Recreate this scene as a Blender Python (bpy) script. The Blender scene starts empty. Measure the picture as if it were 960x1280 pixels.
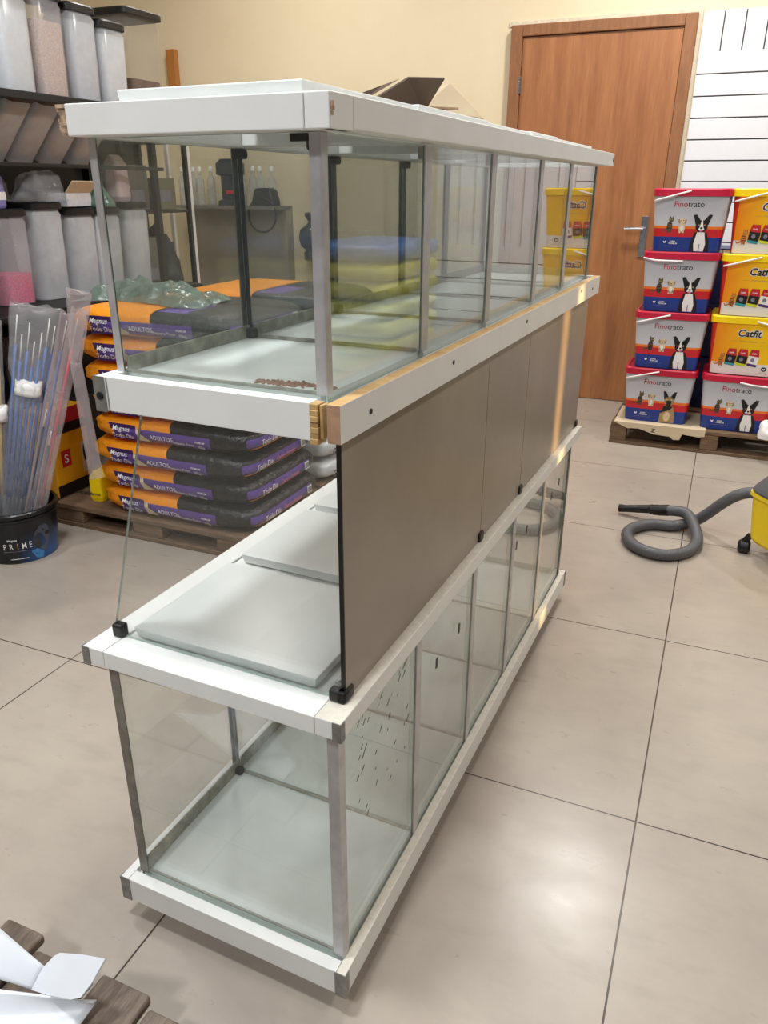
import bpy, math, random
from mathutils import Vector, Matrix, noise as mnoise
random.seed(7)
D = bpy.data
scn = bpy.context.scene
COL = scn.collection
PI = math.pi

# ------------------------------------------------------------------ materials
def lin(c):
    return tuple(((v/255)/12.92 if v/255 <= .04045 else ((v/255+.055)/1.055)**2.4) for v in c)

class NT:
    """small node-tree helper"""
    def __init__(s, name):
        s.m = D.materials.new(name); s.m.use_nodes = True
        s.t = s.m.node_tree; s.t.nodes.clear()
        s.out = s.t.nodes.new('ShaderNodeOutputMaterial')
    def n(s, typ, **kw):
        nd = s.t.nodes.new(typ)
        for k, v in kw.items(): setattr(nd, k, v)
        return nd
    def l(s, a, b): s.t.links.new(a, b)
    def put(s, sock, v):
        if hasattr(v, 'is_output'): s.l(v, sock)
        else: sock.default_value = v
    def math(s, op, a, b=0.0, c=None):
        nd = s.n('ShaderNodeMath', operation=op)
        s.put(nd.inputs[0], a); s.put(nd.inputs[1], b)
        if c is not None: s.put(nd.inputs[2], c)
        return nd.outputs[0]
    def mix(s, f, a, b):
        nd = s.n('ShaderNodeMix', data_type='RGBA')
        s.put(nd.inputs[0], f)
        s.put(nd.inputs[6], a if hasattr(a, 'is_output') else (*a, 1))
        s.put(nd.inputs[7], b if hasattr(b, 'is_output') else (*b, 1))
        return nd.outputs[2]
    def coord(s, which='Object'):
        return s.n('ShaderNodeTexCoord').outputs[which]
    def xyz(s, v):
        nd = s.n('ShaderNodeSeparateXYZ'); s.l(v, nd.inputs[0]); return nd.outputs
    def noise(s, scale, detail=4, rough=.55, vec=None, stretch=None):
        nd = s.n('ShaderNodeTexNoise'); nd.inputs['Scale'].default_value = scale
        nd.inputs['Detail'].default_value = detail; nd.inputs['Roughness'].default_value = rough
        v = vec if vec is not None else s.coord()
        if stretch:
            mp = s.n('ShaderNodeMapping'); mp.inputs['Scale'].default_value = stretch
            s.l(v, mp.inputs[0]); v = mp.outputs[0]
        s.l(v, nd.inputs['Vector'])
        return nd.outputs['Fac']
    def ramp(s, f, lo, hi):
        nd = s.n('ShaderNodeMapRange', clamp=True)
        s.put(nd.inputs[0], f); nd.inputs[1].default_value = lo; nd.inputs[2].default_value = hi
        return nd.outputs[0]
    def bsdf(s, col, rough=.5, metal=0., bump=None, bd=.002, **kw):
        p = s.n('ShaderNodeBsdfPrincipled')
        s.put(p.inputs['Base Color'], col if hasattr(col, 'is_output') else (*col, 1))
        s.put(p.inputs['Roughness'], rough); p.inputs['Metallic'].default_value = metal
        for k, v in kw.items(): s.put(p.inputs[k], v)
        if bump is not None:
            b = s.n('ShaderNodeBump'); b.inputs['Strength'].default_value = .4
            b.inputs['Distance'].default_value = bd
            s.l(bump, b.inputs['Height']); s.l(b.outputs[0], p.inputs['Normal'])
        return p.outputs[0]
    def done(s, sh):
        s.l(sh, s.out.inputs[0]); return s.m

def simple(name, c, rough=.5, metal=0., var=.06, scale=12., bump=0., stretch=None, **kw):
    """plain colour with a little procedural variation"""
    t = NT(name); c = lin(c)
    f = t.noise(scale, stretch=stretch)
    a = tuple(max(0, v*(1-var)) for v in c); b = tuple(min(1, v*(1+var)) for v in c)
    col = t.mix(t.ramp(f, .3, .7), a, b)
    return t.done(t.bsdf(col, rough, metal, f if bump else None, bump, **kw))

def wood(name, c1, c2, stretch, rough=.6, scale=8):
    t = NT(name)
    f = t.noise(scale, 6, .65, stretch=stretch); g = t.noise(scale*5, 3, .6, stretch=stretch)
    k = t.math('ADD', t.math('MULTIPLY', f, .7), t.math('MULTIPLY', g, .3))
    return t.done(t.bsdf(t.mix(t.ramp(k, .35, .66), lin(c1), lin(c2)), rough, 0, k, .001))

def glass(name, tint=(.978, .988, .982), grime=.035, gcol=(176, 182, 176), scale=3.):
    t = NT(name)
    geo = t.n('ShaderNodeNewGeometry')
    dt = t.n('ShaderNodeVectorMath', operation='DOT_PRODUCT')
    t.l(geo.outputs['Incoming'], dt.inputs[0]); t.l(geo.outputs['Normal'], dt.inputs[1])
    one = t.math('SUBTRACT', 1., t.math('ABSOLUTE', dt.outputs['Value']))
    fac = t.math('ADD', t.math('MULTIPLY', t.math('POWER', one, 3.9), .93), .05)
    tr = t.n('ShaderNodeBsdfTransparent'); tr.inputs[0].default_value = (*tint, 1)
    gl = t.n('ShaderNodeBsdfGlossy'); gl.inputs['Roughness'].default_value = .015
    df = t.n('ShaderNodeBsdfDiffuse'); df.inputs[0].default_value = (*lin(gcol), 1)
    g = t.math('MULTIPLY', t.ramp(t.noise(scale, 5, .6), .35, .8), grime*2)
    g = t.math('ADD', g, grime*.35)
    m1 = t.n('ShaderNodeMixShader'); t.l(g, m1.inputs[0]); t.l(tr.outputs[0], m1.inputs[1]); t.l(df.outputs[0], m1.inputs[2])
    m2 = t.n('ShaderNodeMixShader'); t.l(fac, m2.inputs[0]); t.l(m1.outputs[0], m2.inputs[1]); t.l(gl.outputs[0], m2.inputs[2])
    return t.done(m2.outputs[0])

def film(name, col, opac, rough=.15, scale=25, bump=.004):
    """thin clear / milky plastic"""
    t = NT(name)
    tr = t.n('ShaderNodeBsdfTransparent')
    tr.inputs[0].default_value = (.97, .97, .97, 1)
    f = t.noise(scale, 5, .6)
    p = t.bsdf(lin(col), rough, 0, f, bump)
    m = t.n('ShaderNodeMixShader')
    t.l(t.math('ADD', t.math('MULTIPLY', t.ramp(f, .4, .7), opac*.4), opac*.8), m.inputs[0])
    t.l(tr.outputs[0], m.inputs[1]); t.l(p, m.inputs[2])
    return t.done(m.outputs[0])

M = {}
M['white'] = simple('white_laminate', (233, 233, 230), .35, var=.03)
M['white_edge'] = simple('worn_white_edge', (222, 216, 203), .5, var=.10, scale=70)
M['shelf_white'] = simple('white_slab', (221, 224, 222), .28, var=.03)
M['tank_floor'] = simple('pale_glass_floor', (238, 245, 243), .5, var=.06, scale=6)
M['alu'] = simple('aluminium', (196, 194, 196), .4, .5, var=.13, scale=30)
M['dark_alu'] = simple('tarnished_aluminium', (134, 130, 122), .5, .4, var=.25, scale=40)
M['zinc'] = simple('zinc_bracket', (150, 149, 148), .5, .8, var=.25, scale=60)
M['taupe'] = simple('taupe_panel', (150, 137, 124), .3, var=.14, scale=3.5)
M['black'] = simple('black_plastic', (13, 13, 14), .4)
M['blackmetal'] = simple('black_metal', (15, 15, 17), .5)
M['rubber'] = simple('black_seal', (40, 38, 36), .7, var=.4, scale=60)
M['grime'] = simple('grimy_silicone', (172, 171, 158), .8, var=.35, scale=45, bump=.003)
M['rawwood'] = wood('raw_pine', (170, 132, 80), (214, 180, 124), (1, 8, 8))
M['endgrain'] = simple('wood_end', (172, 136, 108), .8, var=.2, scale=60, bump=.002)
M['chip'] = simple('broken_chipboard', (176, 150, 126), .9, var=.5, scale=120, bump=.006)
M['glass'] = glass('tank_glass', (.964, .974, .968), .035, (165, 170, 164))
M['glass_low'] = glass('dusty_tank_glass', (.984, .992, .987), .045, (196, 200, 194), 5.)
M['glass_edge'] = simple('glass_edge', (178, 196, 186), .2)
M['plastic_milky'] = film('milky_plastic', (226, 229, 235), .5, .2, 4, 0.0005)
M['plastic_half'] = film('thin_milky_plastic', (226, 222, 228), .3, .2, 4, 0.0005)
M['plastic_clear'] = film('clear_plastic', (206, 202, 196), .16, .1, 4, .0005)
M['bagfilm'] = film('clear_bag_film', (215, 215, 218), .22, .14, 26, .008)
M['sleevefilm'] = film('sleeve_film', (196, 182, 182), .36, .2, 12, .002)
M['greenfilm'] = film('green_grey_film', (112, 132, 122), .8, .2, 22, .01)
M['silverbag'] = simple('silver_bag', (206, 208, 210), .35, .1, var=.12, scale=14, bump=.01)
M['paint_red'] = simple('print_red', (196, 36, 48), .4)
M['crimson'] = simple('crimson_plastic', (190, 22, 58), .35)
M['print_white'] = simple('print_white', (240, 238, 236), .45)
M['print_black'] = simple('print_black', (22, 20, 24), .45)
M['print_blue'] = simple('print_blue', (30, 54, 128), .45)
M['print_brown'] = simple('print_brown', (96, 76, 60), .5, var=.35, scale=160)
M['print_cream'] = simple('print_cream', (222, 200, 166), .5, var=.12, scale=80)
M['print_tan'] = simple('print_tan', (168, 140, 96), .5, var=.25, scale=120)
M['print_ginger'] = simple('print_ginger', (196, 120, 60), .5, var=.3, scale=120)
M['print_grey'] = simple('print_grey', (128, 124, 140), .5)
M['print_teal'] = simple('print_teal', (52, 150, 160), .45)
M['print_lime'] = simple('print_lime', (206, 214, 40), .45)
M['print_purple'] = simple('print_purple', (72, 40, 110), .45)
M['print_pink'] = simple('print_pink', (230, 120, 160), .45)
M['yellow_lid'] = simple('yellow_plastic', (250, 212, 10), .35)
M['amber'] = simple('amber_print', (238, 168, 26), .4)
M['wire_white'] = simple('white_handle', (236, 232, 230), .4)
M['pallet'] = wood('pallet_wood', (84, 64, 48), (134, 106, 80), (1.2, 12, 12), .8)
M['pallet_y'] = wood('grey_pallet_wood', (92, 80, 72), (142, 126, 112), (10, 1.2, 10), .8)
M['kraft'] = simple('cardboard', (176, 148, 116), .85, var=.08, scale=20)
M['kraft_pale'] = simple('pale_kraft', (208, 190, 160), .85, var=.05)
M['kraft_dark_shaded'] = simple('dark_shaded_cardboard', (84, 67, 53), .85, var=.1, scale=10)  # dark brown, deepened with the shade of the flap's underside
M['vac_yellow'] = simple('vacuum_yellow', (240, 206, 30), .35, var=.06)
M['vac_grey'] = simple('vacuum_grey', (88, 88, 92), .45)
M['sheet'] = simple('white_pvc', (232, 236, 242), .25, var=.02)
M['chrome'] = simple('chrome', (200, 200, 204), .2, 1.)
M['navy'] = simple('navy_plastic', (30, 44, 96), .4)
M['dark_glass'] = simple('dark_glass', (52, 54, 58), .15)
M['bottle'] = film('bottle_plastic', (196, 200, 200), .4, .1, 5, .001)
M['gravel_pink'] = simple('pink_gravel', (206, 42, 104), .6, var=.55, scale=150, bump=.01)
M['grain'] = simple('beige_grain', (206, 182, 168), .8, var=.2, scale=150, bump=.006)
M['powder'] = simple('white_powder', (226, 228, 230), .8, var=.04)
M['powder_brown'] = simple('brown_powder', (120, 92, 72), .8, var=.1)
M['powder_grey'] = simple('grey_grain', (196, 198, 204), .8, var=.1, scale=90)
M['red_led'] = simple('red_panel', (200, 40, 30), .4)

# ------------------------------------------------------------------ mesh helpers
class MB:
    def __init__(s, off=(0, 0, 0)): s.v = []; s.f = []; s.m = []; s.off = off
    def add(s, vs, fs, m=0):
        b = len(s.v); o = s.off
        s.v += [(p[0]-o[0], p[1]-o[1], p[2]-o[2]) for p in vs]
        for k, f in enumerate(fs):
            s.f.append(tuple(b+i for i in f)); s.m.append(m[k] if isinstance(m, (list, tuple)) else m)
        return s
    def box(s, x0, x1, y0, y1, z0, z1, m=0, mf=None):
        """mf: dict face->material, faces '-x','+x','-y','+y','-z','+z'"""
        vs = [(x, y, z) for z in (z0, z1) for y in (y0, y1) for x in (x0, x1)]
        fs = {'-z': (0, 2, 3, 1), '+z': (4, 5, 7, 6), '-y': (0, 1, 5, 4), '+y': (2, 6, 7, 3), '-x': (0, 4, 6, 2), '+x': (1, 3, 7, 5)}
        return s.add(vs, list(fs.values()), [(mf or {}).get(k, m) for k in fs])
    def prism(s, poly, d, m=0, mcap=None):
        """poly: 3D points of one cap, extruded by vector d"""
        n = len(poly); d = Vector(d)
        vs = [tuple(p) for p in poly] + [tuple(Vector(p)+d) for p in poly]
        fs = [tuple(reversed(range(n))), tuple(range(n, 2*n))] + [(i, (i+1) % n, n+(i+1) % n, n+i) for i in range(n)]
        mc = m if mcap is None else mcap
        return s.add(vs, fs, [mc, mc]+[m]*n)
    def rings(s, rings, m=0, cap0=True, cap1=True, close=True):
        n = len(rings[0]); vs = [p for r in rings for p in r]; fs = []
        for i in range(len(rings)-1):
            for j in range(n if close else n-1):
                k = (j+1) % n
                fs.append((i*n+j, i*n+k, (i+1)*n+k, (i+1)*n+j))
        if cap0: fs.append(tuple(reversed(range(n))))
        if cap1: fs.append(tuple(range((len(rings)-1)*n, len(rings)*n)))
        return s.add(vs, fs, m)
    def tube(s, pts, r, n=10, m=0, caps=True, flat=1.):
        pts = [Vector(p) for p in pts]; R = []
        up = Vector((0, 0, 1)); prev = None
        for i, p in enumerate(pts):
            t = (pts[min(i+1, len(pts)-1)]-pts[max(i-1, 0)]).normalized()
            if prev is None:
                a = up if abs(t.z) < .95 else Vector((1, 0, 0))
                u = t.cross(a).normalized()
            else:
                u = (prev-t*prev.dot(t)).normalized()
            prev = u; w = t.cross(u)
            rr = r[i] if isinstance(r, (list, tuple)) else r
            R.append([tuple(p+u*rr*math.cos(a)+w*rr*flat*math.sin(a)) for a in [2*PI*k/n for k in range(n)]])
        return s.rings(R, m, caps, caps)
    def lathe(s, prof, n=28, c=(0, 0, 0), m=0, caps=True):
        R = [[(c[0]+r*math.cos(2*PI*k/n), c[1]+r*math.sin(2*PI*k/n), c[2]+z) for k in range(n)] for r, z in prof]
        return s.rings(R, m, caps, caps)
    def rrect(s, prof, n=40, e=5., c=(0, 0, 0), m=0, caps=(True, True)):
        """loft of superellipse sections: prof = (half x, half y, z)"""
        R = []
        for a, b, z in prof:
            ring = []
            for k in range(n):
                t = 2*PI*k/n; cx, sx = math.cos(t), math.sin(t)
                ring.append((c[0]+a*math.copysign(abs(cx)**(2/e), cx), c[1]+b*math.copysign(abs(sx)**(2/e), sx), c[2]+z))
            R.append(ring)
        return s.rings(R, m, *caps)
    def patch(s, fn, nu, nv, m=0):
        vs = [fn(i/nu, j/nv) for j in range(nv+1) for i in range(nu+1)]
        fs = [(j*(nu+1)+i, j*(nu+1)+i+1, (j+1)*(nu+1)+i+1, (j+1)*(nu+1)+i) for j in range(nv) for i in range(nu)]
        return s.add([tuple(p) for p in vs], fs, m)
    def build(s, name, mats, parent=None, bevel=0., smooth=False, solid=0., subsurf=0, seg=2):
        me = D.meshes.new(name); me.from_pydata(s.v, [], s.f)
        for m in (mats if isinstance(mats, (list, tuple)) else [mats]): me.materials.append(m)
        me.polygons.foreach_set('material_index', s.m)
        if smooth: me.polygons.foreach_set('use_smooth', [True]*len(s.f))
        me.validate(); me.update()
        o = D.objects.new(name, me); COL.objects.link(o)
        if parent: o.parent = parent
        if solid:
            md = o.modifiers.new('thickness', 'SOLIDIFY'); md.thickness = solid; md.offset = 0
        if bevel:
            md = o.modifiers.new('bevel', 'BEVEL'); md.width = bevel; md.segments = seg; md.limit_method = 'ANGLE'; md.angle_limit = .6
            if smooth is False and seg > 1: pass
        if subsurf:
            md = o.modifiers.new('sub', 'SUBSURF'); md.levels = md.render_levels = subsurf
        if smooth == 'auto':
            pass
        return o

def tag(o, label=None, cat=None, group=None, kind=None):
    if label: o['label'] = label
    if cat: o['category'] = cat
    if group: o['group'] = group
    if kind: o['kind'] = kind
    return o
def thing(name, label, cat, loc=(0, 0, 0), rz=0., group=None):
    o = D.objects.new(name, None); COL.objects.link(o); o.empty_display_size = .1
    o.location = loc; o.rotation_euler = (0, 0, rz)
    return tag(o, label, cat, group)
def kids(o): return [c for c in D.objects if c.parent == o]
def dup(root, loc, rz=None, label=None, group=None, rot=None):
    r = root.copy(); COL.objects.link(r); r.location = loc
    if rz is not None: r.rotation_euler = (0, 0, rz)
    if rot is not None: r.rotation_euler = rot
    if label: r['label'] = label
    if group: r['group'] = group
    for ch in kids(root):
        c = ch.copy(); COL.objects.link(c); c.parent = r
        for g in kids(ch):
            d = g.copy(); COL.objects.link(d); d.parent = c
    return r
def struct(name, mb, mats, **kw): return tag(mb.build(name, mats, **kw), kind='structure')

_tc = {}
def text2d(s, bold=0., shear=0.):
    k = (s, bold, shear)
    if k not in _tc:
        cu = D.curves.new('t', 'FONT'); cu.body = s; cu.size = 1; cu.offset = bold; cu.shear = shear
        cu.align_x = 'CENTER'; cu.resolution_u = 3
        o = D.objects.new('t', cu); COL.objects.link(o)
        dg = bpy.context.evaluated_depsgraph_get()
        me = D.meshes.new_from_object(o.evaluated_get(dg))
        _tc[k] = ([(v.co.x, v.co.y) for v in me.vertices], [tuple(p.vertices) for p in me.polygons])
        D.objects.remove(o); D.curves.remove(cu); D.meshes.remove(me)
    return _tc[k]

class Print:
    """flat print made of stacked outlines; fn(u, v, layer) -> point on the surface"""
    def __init__(s, fn): s.fn = fn; s.mb = MB(); s.mats = []; s.layer = 1
    def mi(s, key):
        if key not in s.mats: s.mats.append(key)
        return s.mats.index(key)
    def poly(s, pts, key, layer=None):
        L = layer or s.layer
        a = sum(pts[i][0]*pts[(i+1) % len(pts)][1]-pts[(i+1) % len(pts)][0]*pts[i][1] for i in range(len(pts)))
        if a < 0: pts = pts[::-1]
        s.mb.add([s.fn(u, v, L) for u, v in pts], [tuple(range(len(pts)))], s.mi(key))
    def el(s, cx, cy, rx, ry, key, layer=None, rot=0., n=18):
        c, q = math.cos(rot), math.sin(rot)
        s.poly([(cx+rx*math.cos(2*PI*k/n)*c-ry*math.sin(2*PI*k/n)*q, cy+rx*math.cos(2*PI*k/n)*q+ry*math.sin(2*PI*k/n)*c) for k in range(n)], key, layer)
    def rect(s, u0, u1, v0, v1, key, layer=None, nu=1):
        p = [(u0+(u1-u0)*k/nu, v0) for k in range(nu+1)]+[(u1-(u1-u0)*k/nu, v1) for k in range(nu+1)]
        s.poly(p, key, layer)
    def text(s, t, u, v, size, key, layer=None, bold=0., shear=0., sx=1., rot=0.):
        vs, fs = text2d(t, bold, shear); L = layer or s.layer
        c, q = math.cos(rot), math.sin(rot)
        P = []
        for x, y in vs:
            x *= size*sx; y *= size
            P.append(s.fn(u+x*c-y*q, v+x*q+y*c, L))
        s.mb.add(P, fs, s.mi(key))
    def build(s, name, parent): return s.mb.build(name, [M[k] for k in s.mats], parent)

# ------------------------------------------------------------------ the setting
def mat_floor():
    t = NT('porcelain_tile'); co = t.coord(); x, y, z = t.xyz(co)
    def line(v, off):
        f = t.math('FRACT', t.math('DIVIDE', t.math('ADD', v, off), .8))
        d = t.math('MINIMUM', f, t.math('SUBTRACT', 1., f))
        return t.math('LESS_THAN', d, .0023)
    g = t.math('MAXIMUM', line(x, 16-.004), line(y, 16-.612))
    n1 = t.noise(1.6, 6, .62); n2 = t.noise(7, 5, .6, stretch=(1, 2.2, 1)); n3 = t.noise(60, 2, .5)
    base = t.mix(t.ramp(n1, .35, .68), lin((162, 151, 141)), lin((181, 171, 158)))
    base = t.mix(t.math('MULTIPLY', t.ramp(n2, .5, .75), .4), base, lin((150, 140, 128)))
    spots = t.math('GREATER_THAN', t.noise(9, 2, .4), .80)
    base = t.mix(t.math('MULTIPLY', spots, .4), base, lin((110, 96, 80)))
    col = t.mix(g, base, lin((62, 52, 46)))
    rough = t.math('ADD', t.math('MULTIPLY', n2, .1), .24)
    return t.done(t.bsdf(col, rough, 0, t.math('SUBTRACT', t.math('MULTIPLY', n3, .1), g), .0006))
def mat_wall():
    t = NT('cream_paint')
    f = t.noise(1.2, 5, .6); g = t.noise(9, 4, .6)
    c = t.mix(t.ramp(f, .35, .65), lin((226, 210, 176)), lin((232, 217, 186)))
    c = t.mix(t.math('MULTIPLY', t.ramp(g, .6, .8), .25), c, lin((238, 228, 204)))
    return t.done(t.bsdf(c, .75, 0, g, .002))
def mat_door():
    t = NT('veneer')
    a = t.noise(2.2, 7, .62, stretch=(6, 6, .55)); b = t.noise(30, 3, .6, stretch=(5, 5, .3))
    k = t.math('ADD', t.math('MULTIPLY', a, .72), t.math('MULTIPLY', b, .28))
    c = t.mix(t.ramp(k, .34, .66), lin((138, 86, 50)), lin((178, 120, 74)))
    return t.done(t.bsdf(c, .42, 0, k, .0006))
M['floor'] = mat_floor(); M['wall'] = mat_wall(); M['door'] = mat_door()
M['frame'] = wood('door_frame_wood', (128, 84, 52), (158, 108, 70), (8, 8, 1), .45, 6)
M['ceiling'] = simple('ceiling_paint', (150, 148, 144), .8)
M['shop_wall'] = simple('shop_wall_paint', (136, 130, 122), .8)
M['slat'] = simple('white_slatwall', (233, 235, 241), .35, var=.02)
M['gap'] = simple('slat_groove', (84, 80, 76), .7)
M['orange_door'] = wood('orange_door_wood', (166, 104, 44), (190, 126, 60), (8, 8, 1), .45, 6)

XL, XR, YF, YB, ZC = -4.6, 3.4, -3.4, 5.165, 3.25
struct('floor', MB().box(XL-.1, XR+.1, YF-.1, YB+.1, -.1, 0), M['floor'])
struct('ceiling', MB().box(XL-.1, XR+.1, YF-.1, YB+.1, ZC, ZC+.1), M['ceiling'])
struct('wall_back', MB().box(XL-.1, XR+.1, YB, YB+.12, 0, ZC), M['wall'])
struct('wall_left', MB().box(XL-.12, XL, YF-.1, YB+.1, 0, ZC), M['wall'])
# the street side lies behind the photographer: wall with a wide shutter opening, daylight comes in there
struct('wall_front', MB().box(XL, -3.9, YF-.12, YF, 0, ZC).box(2.6, XR, YF-.12, YF, 0, ZC).box(-3.9, 2.6, YF-.12, YF, 2.7, ZC), M['shop_wall'])
# right wall with a narrow door gap that lets one warm stripe of low sun in
SL0, SL1 = 3.155, 3.25
struct('wall_right', MB().box(XR, XR+.12, YF-.1, SL0, 0, ZC).box(XR, XR+.12, SL1, YB+.1, 0, ZC).box(XR, XR+.12, SL0, SL1, 1.46, ZC).box(XR, XR+.12, SL0, SL1, 0, .455), M['shop_wall'])

# door 1 and its frame
d = struct('door_1', MB().box(-1.297, -.412, YB-.035, YB-.001, .004, 2.092), M['door'])
fr = MB()
fr.box(-1.368, -1.300, YB-.05, YB-.001, 0, 2.155).box(-.409, -.345, YB-.05, YB-.001, 0, 2.155).box(-1.300, -.409, YB-.05, YB-.001, 2.096, 2.155)
struct('trim_1', fr, M['frame'], bevel=.004)
h = MB().box(-.508, -.468, YB-.045, YB-.035, .90, 1.13)
h.tube([(-.488, YB-.045, 1.06), (-.488, YB-.085, 1.06)], .011, 12)
h.tube([(-.488, YB-.085, 1.06), (-.53, YB-.09, 1.062), (-.60, YB-.088, 1.06)], .010, 12)
h.build('door_handle', M['chrome'], d, bevel=.002)
MB().box(-1.306, -1.293, YB-.054, YB-.034, 1.80, 1.89).build('hinge', M['chrome'], d)
MB().box(-1.306, -1.293, YB-.054, YB-.034, .25, .34).build('hinge', M['chrome'], d)
tr = MB().box(-.345, -.325, YB-.012, YB-.001, 0, 2.17).box(-1.39, -.325, YB-.01, YB-.001, 2.155, 2.178)
struct('trim_2', tr, simple('old_plaster', (214, 204, 182), .8, var=.1, scale=30))
t = thing('wooden_board', 'narrow orange-brown wooden board fixed to the wall past the clear box', 'board', (-3.81, YB-.03, 0))
MB().box(-.025, .045, -.02, .0285, 1.75, 2.165).build('board', M['orange_door'], t, bevel=.003)
# slatwall boards
def slat_board(x0, x1, zlo, zmid, ztop, label, hstep=.1085, vstep=.1085):
    t = thing('slatwall_panel', label, 'slatwall', ((x0+x1)/2, YB-.012, zlo), 0, 'white slatwall boards')
    o = ((x0+x1)/2, YB-.012, zlo)
    MB(o).box(x0, x1, YB-.012, YB-.001, zlo, ztop).build('backing_board', M['gap'], t)
    mb = MB(o); z = zmid
    while z > zlo+.01:
        mb.box(x0, x1, YB-.026, YB-.012, max(zlo, z-hstep+.007), z); z -= hstep
    mb.build('horizontal_slats', M['slat'], t, bevel=.0015)
    mb = MB(o); x = x0
    while x < x1-.005:
        mb.box(x, min(x1, x+vstep-.007), YB-.026, YB-.012, zmid, ztop); x += vstep
    mb.build('vertical_slats', M['slat'], t, bevel=.0015)
slat_board(-.318, .40, 0, 1.966, 2.158, 'white slatwall of horizontal boards beside the wooden door', .1085, .108)
slat_board(.404, 1.32, 0, .93, 2.158, 'white slatwall with tall upright boards, around the corner of the bucket stacks')

# ------------------------------------------------------------------ the aquarium rack
A = .033
ca, sa = math.cos(A), math.sin(A)
def room(x, y, z=0.): return (ca*x+sa*y, -sa*x+ca*y, z)
OFF = (-.65, 1.55, 0.)
rack = thing('aquarium_rack', 'long white double-deck aquarium rack with glass tanks and aluminium corner strips', 'aquarium rack', room(-.65, 1.55), -A)
def RM(): return MB(OFF)
W = [M['white'], M['white_edge'], M['rawwood'], M['endgrain'], M['chip']]
def frame(name, x0, x1, y0, y1, z0, z1, w, wf, right_top=1):
    g = .0008; mb = RM()
    mb.box(x0+w+g, x1-w-g, y0, y0+wf, z0, z1)                      # front board
    mb.box(x0+w+g, x1-w-g, y1-wf, y1, z0, z1)                      # far board
    mb.box(x0, x0+w, y0, y1, z0, z1)                               # left board
    mb.box(x1-w, x1, y0, y1, z0, z1, 0, {'+z': right_top})         # right board
    return mb
def caps(fr, x0, x1, y0, y1, z0, z1, which, w=.019, s=.012):
    for k in which:
        mb = RM(); t = .0015
        lx = x0 if k[0] == 'l' else x1; ly = y0 if k[1] == 'f' else y1
        ix = 1 if k[0] == 'l' else -1; iy = 1 if k[1] == 'f' else -1
        xs = sorted((lx-ix*t, lx+ix*w)); ys = sorted((ly-iy*t, ly))
        mb.box(xs[0], xs[1], ys[0], ys[1], z0-.001, z1+.0005)
        xs = sorted((lx-ix*t, lx)); ys = sorted((ly, ly+iy*s))
        mb.box(xs[0], xs[1], ys[0], ys[1], z0-.001, z1+.0005)
        mb.build('corner_bracket', M['zinc'], fr)
# --- base
bx = (-.887, -.418, .758, 2.352)
mb = frame('base', *bx, .048, .100, .0165, .022)
mb.box(bx[0]+.0175, bx[1]-.0175, bx[2]+.022, bx[3]-.022, .050, .088)   # bottom board
base = mb.build('base_frame', W, rack, bevel=.0012)
caps(base, *bx, .048, .100, ('lf', 'rf', 'rb'))
for fx in (-.80, -.50):
    for fy in (.95, 2.16):
        RM().lathe([(.022, 0), (.022, .05)], 16, (fx, fy, 0)).build('foot', M['black'], base)
# --- middle frame
mx = (-.872, -.410, .748, 2.322)
mb = frame('mid', *mx, .580, .610, .041, .05)
mb.box(mx[0]+.042, mx[1]-.042, mx[2]+.051, mx[3]-.051, .590, .606)
mid = mb.build('middle_frame', W, rack, bevel=.0012)
caps(mid, *mx, .580, .610, ('lf', 'rf'), .013, .010)
# --- upper frame (the right board is longer and its raw wood shows)
ux = (-.756, -.398, .738, 2.298)
mb = RM()
mb.box(ux[0], ux[0]+.018, ux[2], ux[3], 1.010, 1.055)
mb.box(ux[0]+.019, -.4365, ux[2]+.002, ux[2]+.022, 1.010, 1.055)
mb.box(ux[0]+.019, -.4165, ux[3]-.02, ux[3], 1.010, 1.055)
mb.box(-.4155, ux[1], ux[2]+.004, ux[3], 1.009, 1.055, 0, {'+z': 2, '-y': 3})
mb.box(ux[0]+.019, -.417, ux[2]+.023, ux[3]-.021, 1.030, 1.046)
up = mb.build('upper_frame', W, rack, bevel=.0008)
caps(up, ux[0], ux[1], ux[2], ux[3], 1.010, 1.055, ('lf',), .017, .012)
sc = RM(); sc.lathe([(.0052, 0), (.0052, .002), (.003, .003)], 14)
sc.v = [(ux[0]+.0085-OFF[0]+(x+OFF[0]), ux[2]-.0015-OFF[1]-(z), 1.030+(y+OFF[1])) for x, y, z in sc.v]
sc.build('screw', M['black'], up)
mb = RM()
for k in range(7):                                                   # torn end of the front board
    z = 1.006+k*.0068; j = random.uniform(-.003, .003)
    mb.box(-.4360+j*.6, -.4255+j*.3, ux[2]-.0005+abs(j), ux[2]+.02, z, z+.0071)
mb.box(-.4247, -.4205, ux[2]+.004, ux[2]+.02, 1.013, 1.053)
mb.build('torn_board_end', M['rawwood'], up, bevel=.001)
for y, z in ((.82, 1.030), (1.11, 1.035), (1.53, 1.037), (2.05, 1.04), (2.20, 1.03)):
    h = MB(); h.lathe([(.0035, 0), (.0035, .0012)], 12)
    h.v = [(ux[1]+p[2]-OFF[0], y+p[0]-OFF[1], z+p[1]-OFF[2]) for p in h.v]
    h.build('screw_hole', M['black'], up)
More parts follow.
